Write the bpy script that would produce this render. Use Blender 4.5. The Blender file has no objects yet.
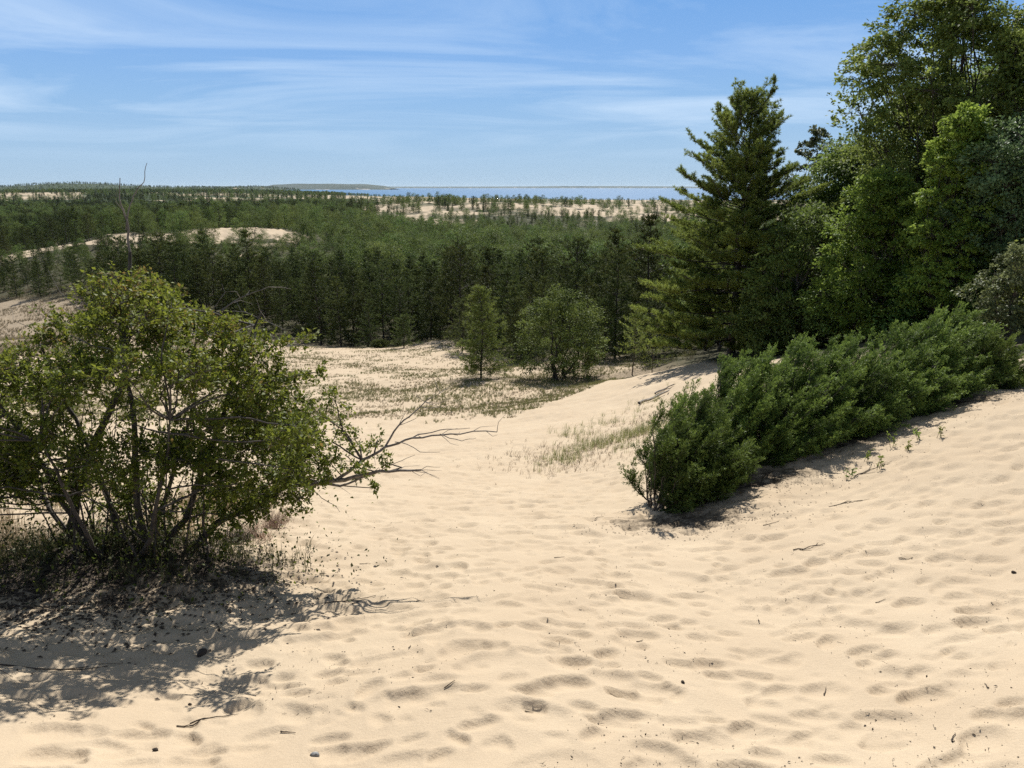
import bpy, math, random
import numpy as np
rng = np.random.default_rng(11)
random.seed(5)
S = bpy.context.scene
COL = S.collection
R = math.radians
# ------------------------------------------------------------------ camera maths (eye at the origin, z relative to the eye)
F = 769.0
PITCH = math.atan(197/769.0)
CP, SP = math.cos(PITCH), math.sin(PITCH)
def pt(px, py, Y):
    a = (px-512)/F; b = -(py-384)/F
    d = np.array([a, CP+b*SP, -SP+b*CP])
    return d*(Y/d[1])
def proj(P):
    P = np.atleast_2d(P)
    zc = P[:, 1]*CP-P[:, 2]*SP
    yc = P[:, 1]*SP+P[:, 2]*CP
    return 512+F*P[:, 0]/zc, 384-F*yc/zc, zc
SUN_EL, SUN_AZ = 46.0, 8.0        # azimuth: degrees to the right of straight ahead
# ------------------------------------------------------------------ mesh helpers
class Geo:
    def __init__(s): s.v = []; s.f4 = []; s.f3 = []; s.a = []; s.n = 0
    def add(s, V, F4=None, F3=None, a=None):
        V = np.asarray(V, float).reshape(-1, 3)
        if F4 is not None and len(F4): s.f4.append(np.asarray(F4, int)+s.n)
        if F3 is not None and len(F3): s.f3.append(np.asarray(F3, int)+s.n)
        s.v.append(V); s.n += len(V)
        s.a.append(np.full(len(V), .5) if a is None else np.asarray(a, float))
    def join(s, o):
        if o.n:
            s.add(np.concatenate(o.v), np.concatenate(o.f4) if o.f4 else None, np.concatenate(o.f3) if o.f3 else None, np.concatenate(o.a))
    def nf(s): return sum(map(len, s.f4))+sum(map(len, s.f3))
    def mesh(s, name, mats, smooth=False, split=None):
        V = np.concatenate(s.v); me = bpy.data.meshes.new(name)
        f4 = np.concatenate(s.f4) if s.f4 else np.zeros((0, 4), int)
        f3 = np.concatenate(s.f3) if s.f3 else np.zeros((0, 3), int)
        nl = f4.size+f3.size; npol = len(f4)+len(f3)
        me.vertices.add(len(V)); me.vertices.foreach_set('co', V.astype(np.float32).ravel())
        me.loops.add(nl); me.loops.foreach_set('vertex_index', np.concatenate([f4.ravel(), f3.ravel()]).astype(np.int32))
        st = np.concatenate([np.arange(len(f4))*4, f4.size+np.arange(len(f3))*3]).astype(np.int32)
        me.polygons.add(npol); me.polygons.foreach_set('loop_start', st)
        if smooth: me.polygons.foreach_set('use_smooth', np.ones(npol, bool))
        me.update(calc_edges=True)
        at = me.attributes.new('v', 'FLOAT', 'POINT'); at.data.foreach_set('value', np.concatenate(s.a).astype(np.float32))
        for m in (mats if isinstance(mats, (list, tuple)) else [mats]): me.materials.append(m)
        return me
def link(name, data, parent=None, loc=None):
    o = bpy.data.objects.new(name, data); COL.objects.link(o)
    if loc is not None: o.location = tuple(loc)
    if parent is not None: o.parent = parent
    return o
def tag(o, label=None, cat=None, group=None, kind=None):
    if label: o['label'] = label
    if cat: o['category'] = cat
    if group: o['group'] = group
    if kind: o['kind'] = kind
    return o
def unit(v):
    v = np.asarray(v, float); return v/(np.linalg.norm(v, axis=-1, keepdims=True)+1e-9)
def tube(g, P, r0, r1=None, sides=6, a=None):
    P = np.asarray(P, float); n = len(P)
    rr = np.linspace(r0, r0 if r1 is None else r1, n) if np.isscalar(r0) else np.asarray(r0)
    T = np.gradient(P, axis=0); T = unit(T)
    ref = np.array([0, 0, 1.]) if abs(T[0][2]) < .9 else np.array([1., 0, 0])
    U = unit(np.cross(T, ref)); W = np.cross(T, U)
    an = np.arange(sides)*2*np.pi/sides
    V = P[:, None]+rr[:, None, None]*(np.cos(an)[None, :, None]*U[:, None]+np.sin(an)[None, :, None]*W[:, None])
    idx = np.arange(n*sides).reshape(n, sides)
    q = np.stack([idx[:-1], np.roll(idx[:-1], -1, 1), np.roll(idx[1:], -1, 1), idx[1:]], -1).reshape(-1, 4)
    g.add(V.reshape(-1, 3), q, None, np.full(n*sides, random.random() if a is None else a))
def curve(p0, p1, n=6, wob=.08, sag=0.0, g=rng):
    p0 = np.asarray(p0, float); p1 = np.asarray(p1, float); L = np.linalg.norm(p1-p0)
    t = np.linspace(0, 1, n)[:, None]
    w = np.cumsum(g.normal(0, 1, (n, 3)), 0); w -= w[0]; w -= t*w[-1]
    P = p0+(p1-p0)*t+w*wob*L/n**.5
    P[:, 2] += sag*L*np.sin(np.pi*t[:, 0])
    return P
def leaves(g, C, D, size, width=.5, jit=.5, up=.6, a=None, curl=.15):
    """leaf blades at C, long axis near D"""
    n = len(C)
    d = unit(D+rng.normal(0, jit, (n, 3)))
    nrm = unit(np.array([0, 0, 1.])*up+rng.normal(0, .45, (n, 3)))
    s = unit(np.cross(d, nrm)); nn = np.cross(s, d)
    L = size*rng.uniform(.65, 1.25, (n, 1)); W = L*width*.5
    v0 = C; v2 = C+d*L-nn*L*curl; m = C+d*L*.45
    V = np.stack([v0, m+s*W+nn*L*.08, v2, m-s*W+nn*L*.08], 1).reshape(-1, 3)
    a = rng.random(n) if a is None else a
    g.add(V, np.arange(n*4).reshape(n, 4), None, np.repeat(a, 4))
# ------------------------------------------------------------------ materials
def mat(name):
    m = bpy.data.materials.new(name); m.use_nodes = True
    nt = m.node_tree; nt.nodes.clear(); return m, nt
def N(nt, t, **k):
    n = nt.nodes.new(t)
    for a, b in k.items(): setattr(n, a, b)
    return n
def leaf_mat(name, c0, c1, c2=None, rough=.5, trans=.35, spec=.4, hue=.03):
    m, nt = mat(name); L = nt.links
    at = N(nt, 'ShaderNodeAttribute', attribute_name='v')
    cr = N(nt, 'ShaderNodeValToRGB'); e = cr.color_ramp.elements
    e[0].color = (*c0, 1); e[1].color = (*c1, 1); e[1].position = .85
    if c2: x = e.new(.97); x.color = (*c2, 1)
    L.new(at.outputs['Fac'], cr.inputs[0])
    oi = N(nt, 'ShaderNodeObjectInfo')
    hs = N(nt, 'ShaderNodeHueSaturation')
    mr = N(nt, 'ShaderNodeMapRange'); mr.inputs['To Min'].default_value = .5-hue; mr.inputs['To Max'].default_value = .5+hue
    L.new(oi.outputs['Random'], mr.inputs[0]); L.new(mr.outputs[0], hs.inputs['Hue'])
    mv = N(nt, 'ShaderNodeMapRange'); mv.inputs['To Min'].default_value = .68; mv.inputs['To Max'].default_value = 1.25
    wn = N(nt, 'ShaderNodeMath', operation='FRACT'); wm = N(nt, 'ShaderNodeMath', operation='MULTIPLY'); wm.inputs[1].default_value = 7.31
    L.new(oi.outputs['Random'], wm.inputs[0]); L.new(wm.outputs[0], wn.inputs[0]); L.new(wn.outputs[0], mv.inputs[0])
    L.new(mv.outputs[0], hs.inputs['Value']); L.new(cr.outputs[0], hs.inputs['Color'])
    p = N(nt, 'ShaderNodeBsdfPrincipled'); p.inputs['Roughness'].default_value = rough
    p.inputs['Specular IOR Level'].default_value = spec
    L.new(hs.outputs[0], p.inputs['Base Color'])
    t = N(nt, 'ShaderNodeBsdfTranslucent')
    h2 = N(nt, 'ShaderNodeHueSaturation'); h2.inputs['Hue'].default_value = .485; h2.inputs['Value'].default_value = 1.35
    L.new(hs.outputs[0], h2.inputs['Color']); L.new(h2.outputs[0], t.inputs[0])
    mx = N(nt, 'ShaderNodeMixShader'); mx.inputs[0].default_value = trans
    L.new(p.outputs[0], mx.inputs[1]); L.new(t.outputs[0], mx.inputs[2])
    o = N(nt, 'ShaderNodeOutputMaterial'); L.new(mx.outputs[0], o.inputs[0])
    return m
def bark_mat(name, c0, c1, scale=12, rough=.9):
    m, nt = mat(name); L = nt.links
    tc = N(nt, 'ShaderNodeTexCoord'); mp = N(nt, 'ShaderNodeMapping'); mp.inputs['Scale'].default_value = (1, 1, .3)
    L.new(tc.outputs['Object'], mp.inputs[0])
    no = N(nt, 'ShaderNodeTexNoise'); no.inputs['Scale'].default_value = scale; no.inputs['Detail'].default_value = 6
    L.new(mp.outputs[0], no.inputs[0])
    cr = N(nt, 'ShaderNodeValToRGB'); e = cr.color_ramp.elements
    e[0].color = (*c0, 1); e[0].position = .3; e[1].color = (*c1, 1); e[1].position = .7
    L.new(no.outputs['Fac'], cr.inputs[0])
    b = N(nt, 'ShaderNodeBump'); b.inputs['Strength'].default_value = .6; b.inputs['Distance'].default_value = .02
    L.new(no.outputs['Fac'], b.inputs['Height'])
    p = N(nt, 'ShaderNodeBsdfPrincipled'); p.inputs['Roughness'].default_value = rough
    L.new(cr.outputs[0], p.inputs['Base Color']); L.new(b.outputs[0], p.inputs['Normal'])
    o = N(nt, 'ShaderNodeOutputMaterial'); L.new(p.outputs[0], o.inputs[0])
    return m
M = {}
M['bark'] = bark_mat('bark', (.05, .04, .03), (.13, .105, .08))
M['bark_dark'] = bark_mat('bark_dark', (.025, .02, .016), (.075, .06, .045))
M['deadwood'] = bark_mat('deadwood', (.10, .085, .07), (.24, .21, .18), 25)
M['shrub_bark'] = bark_mat('shrub_bark', (.03, .025, .02), (.10, .085, .07), 25)
M['driftwood'] = bark_mat('driftwood', (.22, .19, .16), (.42, .38, .33), 15)
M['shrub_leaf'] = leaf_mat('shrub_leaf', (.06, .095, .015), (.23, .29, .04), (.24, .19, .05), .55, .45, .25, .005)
M['under_leaf'] = leaf_mat('under_leaf', (.03, .035, .015), (.10, .10, .04), (.14, .11, .05), .6, .25, .2)
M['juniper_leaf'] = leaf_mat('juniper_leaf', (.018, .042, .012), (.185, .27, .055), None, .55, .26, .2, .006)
M['pine_needles'] = leaf_mat('pine_needles', (.05, .082, .018), (.25, .31, .07), None, .55, .42, .15, .005)
M['oak_leaf'] = leaf_mat('oak_leaf', (.045, .082, .018), (.20, .29, .07), None, .6, .42, .18)
M['maple_leaf'] = leaf_mat('maple_leaf', (.06, .105, .018), (.24, .33, .06), None, .6, .44, .15)
M['pale_leaf'] = leaf_mat('pale_leaf', (.022, .042, .013), (.20, .26, .11), None, .55, .3, .22)
M['conifer_far'] = leaf_mat('conifer_far', (.016, .030, .010), (.115, .145, .04), None, .7, .2, .1, .016)
M['broad_far'] = leaf_mat('broad_far', (.026, .05, .013), (.19, .26, .062), None, .65, .26, .12, .018)
M['dune_grass'] = leaf_mat('dune_grass', (.09, .13, .04), (.26, .27, .12), (.36, .30, .17), .6, .3, .2)
M['dry_grass'] = leaf_mat('dry_grass', (.20, .15, .09), (.38, .30, .19), None, .7, .25, .2)
M['dead_grass'] = leaf_mat('dead_grass', (.20, .165, .10), (.36, .31, .20), None, .8, .15, .1)
M['litter'] = bark_mat('litter', (.03, .022, .016), (.09, .065, .045), 40)
M['stone'] = bark_mat('stone', (.05, .05, .05), (.45, .43, .40), 30, .6)
# ------------------------------------------------------------------ terrain
PY = np.array([-400, -60, 0, 1.5, 2.7, 5, 8, 12, 17, 24, 30, 36, 44, 55, 68, 74, 85, 120, 200, 400, 800, 1300, 1750, 1900, 2050, 2600, 40000.])
PZ = np.array([3, 1., -1.6, -1.98, -2.3, -2.9, -3.7, -4.8, -6.1, -7.8, -9.05, -10., -11.2, -12.8, -14.6, -15.4, -17.4, -18.6, -20, -22, -25, -27.5, -29.2, -30.4, -31.5, -34, -40])
def prof(Y): return np.interp(Y, PY, PZ)
CT = [  # (px, py, Y) ground seen at that pixel at that forward distance
 (512, 768, 2.7), (512, 600, 5.0), (512, 520, 8.3), (480, 450, 17.4), (430, 430, 25), (1024, 768, 2.65), (1024, 600, 4.6), (1024, 500, 6.8),
 (1005, 396, 10.5), (1060, 385, 11.5), (930, 430, 9.6), (850, 480, 8.6), (700, 520, 8.0), (640, 505, 9.0), (760, 470, 9.6), (860, 420, 11.0), (780, 420, 12.5), (700, 440, 13.0),
 (0, 768, 2.8), (0, 600, 5.2), (150, 600, 5.3), (150, 560, 6.1), (60, 560, 6.2), (260, 540, 7.3), (0, 510, 8.0), (250, 640, 4.6), (100, 500, 8.6), (0, 470, 12), (250, 470, 13),
 (560, 470, 14), (620, 440, 17), (600, 412, 24), (645, 386, 30), (682, 371, 32), (700, 392, 22), (660, 412, 21), (740, 352, 36), (800, 345, 34), (900, 335, 28), (1010, 330, 26), (900, 372, 16), (1000, 362, 15),
 (380, 400, 37), (300, 380, 45), (480, 378, 43.5), (560, 380, 43), (640, 372, 42), (300, 350, 72), (400, 348, 76), (440, 340, 78), (560, 350, 60),
 (60, 400, 36), (60, 340, 75), (20, 300, 118),
 # far dunes
 (30, 252, 190), (110, 245, 190), (110, 236, 235), (210, 248, 190), (220, 229, 262), (280, 240, 215), (270, 231, 255), (160, 240, 215),
 (392, 218, 480), (425, 203, 640), (470, 205, 640), (540, 206, 640), (600, 207, 640), (660, 209, 620), (520, 215, 500), (600, 218, 470), (640, 218, 470), (700, 210, 640),
 (340, 206, 900), (360, 199, 1250), (480, 200.5, 1250), (560, 201, 1250), (650, 202.5, 1250), (420, 197.5, 1600),
 (20, 196, 1300), (60, 194, 1500), (10, 193, 1700), (90, 199, 1200), (225, 192, 2200),
]
P0 = np.array([pt(*c) for c in CT])
extra = [(-3, -5, 0), (3, -5, 0), (0, -1, 0), (0, 1, 0), (-8, 1, .3), (8, 1, .8), (-12, 8, .2), (12, 8, 1.7), (-25, 20, .5), (24, 20, 2.5), (-60, 60, 0), (50, 60, 3), (0, 60, 0),
         (-15, 95, 0), (30, 100, 0), (90, 100, 3), (-90, 120, 0), (0, 150, 0), (60, 170, 0), (-150, 250, 0), (0, 300, 0), (100, 300, 0), (200, 330, 0),
         (0, 380, 0), (-260, 420, 0), (-150, 600, 0), (-400, 800, 0), (-700, 900, 2), (-500, 3000, 5), (300, 2100, 0), (0, 2100, 0), (900, 2100, 0), (-3000, 5000, 8), (0, 6000, 0), (3000, 5000, 0), (0, 20000, 0), (8000, 20000, 0), (-9000, 20000, 0)]
EX = np.array([(x, y, prof(y)+d) for x, y, d in extra])
KP = np.concatenate([P0, EX])
def uv(x, y):
    r = np.hypot(x, y); th = np.clip(np.arctan2(x, np.maximum(y, 1e-6)*1.0), -1.5, 1.5)
    return np.stack([th*2.2, np.log(r+2.0)*1.0], -1)
KU = uv(KP[:, 0], KP[:, 1]); KR = KP[:, 2]-prof(KP[:, 1])
def rk(d): return np.sqrt(d*d+.05**2)
A = rk(np.linalg.norm(KU[:, None]-KU[None], axis=-1))
KW = np.linalg.solve(A+np.eye(len(A))*1e-6, KR)
def base_z(x, y):
    x = np.asarray(x, float); y = np.asarray(y, float); sh = x.shape
    x = x.ravel(); y = y.ravel(); out = np.empty(len(x))
    for i in range(0, len(x), 20000):
        U = uv(x[i:i+20000], y[i:i+20000])
        out[i:i+20000] = rk(np.linalg.norm(U[:, None]-KU[None], axis=-1))@KW
    fade = np.clip((y+8)/10, 0, 1)
    return (prof(y)+out*fade).reshape(sh)
# value noise
def vnoise(x, y, s, seed=0):
    x = np.asarray(x)/s; y = np.asarray(y)/s; xi = np.floor(x).astype(np.int64); yi = np.floor(y).astype(np.int64)
    fx = x-xi; fy = y-yi; fx = fx*fx*(3-2*fx); fy = fy*fy*(3-2*fy)
    def h(a, b):
        n = (a*374761393+b*668265263+seed*1442695041) & 0xffffffff
        n = ((n ^ (n >> 13))*1274126177) & 0xffffffff
        return ((n ^ (n >> 16)) & 0xffff)/65535.
    return (h(xi, yi)*(1-fx)+h(xi+1, yi)*fx)*(1-fy)+(h(xi, yi+1)*(1-fx)+h(xi+1, yi+1)*fx)*fy
def fbm(x, y, s, o=4, seed=0):
    t = 0; a = 1; w = 0
    for i in range(o): t = t+a*vnoise(x, y, s/2**i, seed+i*17); w += a; a *= .5
    return t/w
# footprint raster
RX0, RX1, RY0, RY1, RS = -13., 15., 1., 41., .02
nx, ny = int((RX1-RX0)/RS), int((RY1-RY0)/RS)
gx = RX0+np.arange(nx)*RS; gy = RY0+np.arange(ny)*RS
GX, GY = np.meshgrid(gx, gy)
H = (fbm(GX, GY, .9, 3, 3)-.5)*.07+(fbm(GX*.5, GY, .45, 2, 13)-.5)*.05
def stamp(n, dmin, dmax, lmin, lmax, seed):
    r = np.random.default_rng(seed)
    cx = r.uniform(RX0+1, RX1-1, n); cy = r.uniform(RY0+.6, RY1-1, n)**1.0
    for i in range(n):
        l = r.uniform(lmin, lmax)*1.25; w = l*r.uniform(.42, .75); d = r.uniform(dmin, dmax); a = r.normal(0, .45)
        k = int(l*1.35/RS)+2; ix = int((cx[i]-RX0)/RS); iy = int((cy[i]-RY0)/RS)
        sl = (slice(max(iy-k, 0), min(iy+k, ny)), slice(max(ix-k, 0), min(ix+k, nx)))
        dx = GX[sl]-cx[i]; dy = GY[sl]-cy[i]
        ca, sa = math.cos(a), math.sin(a); u = (dx*ca+dy*sa)/l; v = (-dx*sa+dy*ca)/w
        u = u+.25*v*v*r.uniform(-1, 1); q = u*u+v*v
        zz = H[min(iy, ny-1), min(ix, nx-1)]; hh = H[sl]
        dep = d*np.clip(1-q, 0, 1)**.7*(1+.65*v)
        new = np.where(q < 1, np.minimum(hh, zz*.35+hh*.65-dep), hh)
        H[sl] = new+d*.28*np.exp(-((np.sqrt(q)-1.15)/.2)**2)*(.6+.5*v)
stamp(1500, .02, .04, .12, .2, 1); stamp(24000, .018, .04, .055, .12, 2); stamp(16000, .009, .02, .03, .06, 3)
H = np.where(H < -.034, -.034-.014*np.tanh((-.034-H)/.03), H)
for _ in range(1):
    H = H*.7+.6*(np.roll(H, 1, 0)+np.roll(H, -1, 0)+np.roll(H, 1, 1)+np.roll(H, -1, 1))/8
H *= .88; H -= H.mean()
H += (fbm(GX, GY, .12, 3, 9)-.5)*.014*fbm(GX, GY, .8, 2, 19)*1.6
def foot(x, y):
    fx = (x-RX0)/RS; fy = (y-RY0)/RS
    ix = np.clip(np.floor(fx).astype(int), 0, nx-2); iy = np.clip(np.floor(fy).astype(int), 0, ny-2)
    tx = np.clip(fx-ix, 0, 1); ty = np.clip(fy-iy, 0, 1)
    z = (H[iy, ix]*(1-tx)+H[iy, ix+1]*tx)*(1-ty)+(H[iy+1, ix]*(1-tx)+H[iy+1, ix+1]*tx)*ty
    e = np.minimum(np.minimum(x-RX0, RX1-x), np.minimum(y-RY0, RY1-y))
    return z*np.clip(e/1.5, 0, 1)
def smooth(a, b, x): t = np.clip((x-a)/(b-a), 0, 1); return t*t*(3-2*t)
def ell(x, y, c, rx, ry, soft=.35):
    d = np.sqrt(((x-c[0])/rx)**2+((y-c[1])/ry)**2); return 1-smooth(1-soft, 1+soft, d)
TREE0 = pt(140, 585, 5.75)
def az(x, y): return 512+F*x/np.maximum(y, 1e-3)*CP/(CP*CP+0.0)   # rough column of a far point
def col_of(x, y): return 512+F*(x/np.maximum(y, 1e-3))/CP*1.0
def veg_mask(x, y):
    """1 = forest floor, 0 = open sand, plus half-tones"""
    c = col_of(x, y); r = np.maximum(y, .01)
    n = (fbm(x, y, 9, 3, 21)-.5); n2 = fbm(x, y, 70, 4, 31)-.5; n3 = fbm(x, y, 30, 3, 41)-.5
    # front edge of the forest
    edge = np.interp(c, [-400, -50, 60, 100, 290, 330, 440, 470, 520, 600, 640, 700, 1500], [125, 120, 116, 96, 84, 80, 81, 70, 56, 55, 50, 40, 34])
    f = smooth(-4, 4, y-edge+n*8)
    # right hand wood
    rw = smooth(-1.5, 1.5, (y-np.interp(c, [640, 690, 740, 820, 900, 1000, 1100, 1600], [60, 40, 30, 24, 19, 15.5, 15, 14]))+n*3)*smooth(660, 700, c)
    f = np.maximum(f, rw)
    # left sand band (190..265 m)
    bl = smooth(.0, .12, 1-np.abs((y-np.interp(c, [-100, 30, 110, 210, 300], [190, 196, 212, 228, 232]))/np.interp(c, [-100, 30, 60, 110, 150, 215, 285, 310], [10, 15, 9, 26, 12, 46, 32, 5]))+n3*2.6+(fbm(x, y, 9, 3, 43)-.5)*1.8-.12)*smooth(-60, 0, c)*smooth(315, 295, c)
    # central far dunes
    dn = smooth(-.02, .10, n2+np.interp(y, [380, 450, 520, 700, 900, 1400, 1800, 1850, 4000], [-.4, .16, .24, .26, .18, .2, .24, .3, .3])+np.interp(c, [340, 372, 385, 470, 620, 680, 800], [-.7, -.15, .05, .02, .02, .0, -.05])-.42*ell(x, y, pt(530, 213, 470)[:2], 42, 22, .3))
    dl = smooth(-.03, .08, n2+np.interp(y, [1000, 1150, 1500, 1900, 2300], [-.5, .1, .2, .1, -.5])+np.interp(c, [-300, 0, 70, 110], [.1, .1, .02, -.5]))
    dm = smooth(-.03, .08, n2+np.interp(y, [850, 1000, 1500, 1700, 2000], [-.5, -.02, .06, .06, -.3])+np.interp(c, [100, 180, 260, 400], [-.3, -.05, 0.02, .04]))
    sp = smooth(.5, .62, fbm(x, y, 16, 4, 61))*smooth(300, 400, y)
    sand = np.maximum(np.maximum(bl, dn), np.maximum(dl, dm))*(1-.75*sp)
    return f*(1-sand)
def detail(x, y):
    """height added to the smooth base"""
    z = foot(x, y)*smooth(44, 30, y)
    z = z+(fbm(x, y, 5, 3, 5)-.5)*.5*smooth(12, 30, y)
    z = z+(fbm(x, y, 1.2, 3, 6)-.5)*.16*smooth(18, 32, y)*smooth(200, 100, y)
    z = z+(fbm(x, y, 60, 4, 8)-.5)*5.0*smooth(380, 600, y)*smooth(2000, 1500, y)
    z = z-np.abs(fbm(x, y, 28, 3, 18)-.5)*9*smooth(380, 500, y)*smooth(2000, 1500, y)+1.0*smooth(380, 500, y)*smooth(2000, 1500, y)
    z = z-np.abs(fbm(x, y, 14, 3, 28)-.5)*6*smooth(165, 185, y)*smooth(300, 275, y)+.6*smooth(165, 185, y)*smooth(300, 275, y)
    z = z+.22*np.exp(-(((x-TREE0[0]+.1)/1.1)**2+((y-TREE0[1]-.1)/.8)**2))   # mound of sand caught by the shrub
    c = col_of(x, y)
    # wooded hills at the horizon, left
    for (cx, Y, w, d, h) in [(58, 4200, 190, 600, 22), (20, 4300, 420, 700, 9), (85, 4500, 330, 600, 15), (150, 4900, 400, 600, 10), (190, 5200, 500, 600, 9), (253, 4800, 150, 450, 24), (225, 5200, 260, 500, 12), (285, 5300, 130, 300, 8)]:
        X = (cx-512)/F*Y*CP
        z = z+h*np.exp(-((x-X)/w)**2-((y-Y)/d)**2)
    return z
def gz(x, y):
    x = np.asarray(x, float); y = np.asarray(y, float)
    return base_z(x, y)+detail(x, y)
def g1(x, y): return float(gz(np.array([x]), np.array([y]))[0])
def gp(x, y): return np.array([x, y, g1(x, y)])
def build_ground():
    th = np.concatenate([np.arange(-180, -44, 4.0), np.arange(-44, 44.01, .13), np.arange(48, 180, 4.0)])
    r = [.35]
    while r[-1] < 45: r.append(r[-1]*1.0062)
    while r[-1] < 3000: r.append(r[-1]*1.012)
    while r[-1] < 40000: r.append(r[-1]*1.05)
    r = np.array(r); T = np.radians(th)
    X = r[:, None]*np.sin(T)[None]; Y = r[:, None]*np.cos(T)[None]
    Z = gz(X, Y)
    # sinks below the lake past the shore
    C = col_of(X, Y)
    shore = np.interp(C, [-900, 262, 278, 300, 330, 400, 660, 1500], [60000, 60000, 5600, 3600, 2300, 1900, 1800, 1800])
    Z = np.where(Y > 0, np.where(Y > shore, np.minimum(Z, -30-(Y-shore)*.02), np.maximum(Z, -29.6)), Z)
    nr, nt_ = X.shape
    idx = np.arange(nr*nt_).reshape(nr, nt_)
    q = np.stack([idx[:-1], np.roll(idx[:-1], -1, 1), np.roll(idx[1:], -1, 1), idx[1:]], -1).reshape(-1, 4)[:, ::-1]
    g = Geo()
    V = np.stack([X, Y, Z], -1).reshape(-1, 3)
    V = np.concatenate([V, [[0, 0, float(Z[0].mean())]]]); c = len(V)-1
    f3 = np.stack([np.roll(idx[0], -1), idx[0], np.full(nt_, c)], -1)[:, ::-1]
    vm = veg_mask(X, Y).ravel()
    g.add(V, q, f3[:, ::-1], np.append(vm, 0))
    return g, X.ravel(), Y.ravel()
# ground material
def ground_mat():
    m, nt = mat('dune_sand'); L = nt.links
    at = N(nt, 'ShaderNodeAttribute', attribute_name='v'); li = N(nt, 'ShaderNodeAttribute', attribute_name='litter')
    tc = N(nt, 'ShaderNodeTexCoord')
    def noise(s, d=5, r=.6):
        n = N(nt, 'ShaderNodeTexNoise'); n.inputs['Scale'].default_value = s; n.inputs['Detail'].default_value = d; n.inputs['Roughness'].default_value = r
        L.new(tc.outputs['Object'], n.inputs[0]); return n
    def ramp(src, a, ca, b, cb):
        c = N(nt, 'ShaderNodeValToRGB'); e = c.color_ramp.elements
        e[0].position = a; e[0].color = (*ca, 1); e[1].position = b; e[1].color = (*cb, 1); L.new(src, c.inputs[0]); return c
    def mix(f, a, b):
        x = N(nt, 'ShaderNodeMix', data_type='RGBA'); L.new(f, x.inputs[0]); L.new(a, x.inputs[6]); L.new(b, x.inputs[7]); return x.outputs[2]
    s1 = ramp(noise(.8).outputs['Fac'], .3, SAND0, .7, SAND1)
    gr = noise(260, 2, .8); s2 = ramp(gr.outputs['Fac'], .25, (.72, .70, .68), .6, (1.04, 1.03, 1.02))
    mu = N(nt, 'ShaderNodeMix', data_type='RGBA', blend_type='MULTIPLY'); mu.inputs[0].default_value = 1
    L.new(s1.outputs[0], mu.inputs[6]); L.new(s2.outputs[0], mu.inputs[7])
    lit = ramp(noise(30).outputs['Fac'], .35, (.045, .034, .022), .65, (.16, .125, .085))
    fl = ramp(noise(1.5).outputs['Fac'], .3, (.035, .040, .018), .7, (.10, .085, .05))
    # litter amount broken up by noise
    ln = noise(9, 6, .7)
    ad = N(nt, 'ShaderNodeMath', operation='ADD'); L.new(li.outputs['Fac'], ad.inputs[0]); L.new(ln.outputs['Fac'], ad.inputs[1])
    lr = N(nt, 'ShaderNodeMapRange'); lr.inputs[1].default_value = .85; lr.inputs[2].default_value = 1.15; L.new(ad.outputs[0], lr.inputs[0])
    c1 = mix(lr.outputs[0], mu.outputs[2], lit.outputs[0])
    sy_ = N(nt, 'ShaderNodeSeparateXYZ'); L.new(tc.outputs['Object'], sy_.inputs[0])
    fy_ = N(nt, 'ShaderNodeMapRange'); fy_.inputs[1].default_value = 300; fy_.inputs[2].default_value = 900; L.new(sy_.outputs[1], fy_.inputs[0])
    cn_ = ramp(noise(.02).outputs['Fac'], .3, (.028, .045, .02), .7, (.055, .075, .03))
    fl2 = mix(fy_.outputs[0], fl.outputs[0], cn_.outputs[0])
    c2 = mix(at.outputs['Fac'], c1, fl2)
    p = N(nt, 'ShaderNodeBsdfPrincipled'); p.inputs['Roughness'].default_value = .95; p.inputs['Specular IOR Level'].default_value = .15
    L.new(c2, p.inputs['Base Color'])
    n5 = noise(45, 4, .7)
    b = N(nt, 'ShaderNodeBump'); b.inputs['Strength'].default_value = .5; b.inputs['Distance'].default_value = .012; L.new(n5.outputs['Fac'], b.inputs['Height'])
    b2 = N(nt, 'ShaderNodeBump'); b2.inputs['Strength'].default_value = .35; b2.inputs['Distance'].default_value = .002; L.new(gr.outputs['Fac'], b2.inputs['Height']); L.new(b.outputs[0], b2.inputs['Normal'])
    L.new(b2.outputs[0], p.inputs['Normal'])
    o = N(nt, 'ShaderNodeOutputMaterial'); L.new(p.outputs[0], o.inputs[0])
    return m
SAND0, SAND1 = (.485, .385, .27), (.54, .44, .315)
gg, GXv, GYv = build_ground()
gme = gg.mesh('ground', ground_mat(), smooth=True)
# litter attribute
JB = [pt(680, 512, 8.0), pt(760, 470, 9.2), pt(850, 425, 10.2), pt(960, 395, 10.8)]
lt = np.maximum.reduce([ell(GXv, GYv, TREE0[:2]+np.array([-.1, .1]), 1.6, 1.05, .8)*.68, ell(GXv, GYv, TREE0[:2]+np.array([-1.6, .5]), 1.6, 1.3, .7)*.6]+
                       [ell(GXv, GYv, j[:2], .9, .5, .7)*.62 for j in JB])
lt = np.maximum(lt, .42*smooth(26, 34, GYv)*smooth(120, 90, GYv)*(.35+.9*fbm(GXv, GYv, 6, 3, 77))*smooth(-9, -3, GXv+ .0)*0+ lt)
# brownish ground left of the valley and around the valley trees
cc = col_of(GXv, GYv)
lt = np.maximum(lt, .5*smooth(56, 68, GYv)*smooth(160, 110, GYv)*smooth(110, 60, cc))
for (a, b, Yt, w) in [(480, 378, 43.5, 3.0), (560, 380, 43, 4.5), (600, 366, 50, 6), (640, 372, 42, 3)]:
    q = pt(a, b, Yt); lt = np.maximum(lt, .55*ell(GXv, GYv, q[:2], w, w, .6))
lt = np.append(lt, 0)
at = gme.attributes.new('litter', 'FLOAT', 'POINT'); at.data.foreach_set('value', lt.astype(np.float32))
tag(link('ground', gme), kind='structure')
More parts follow.
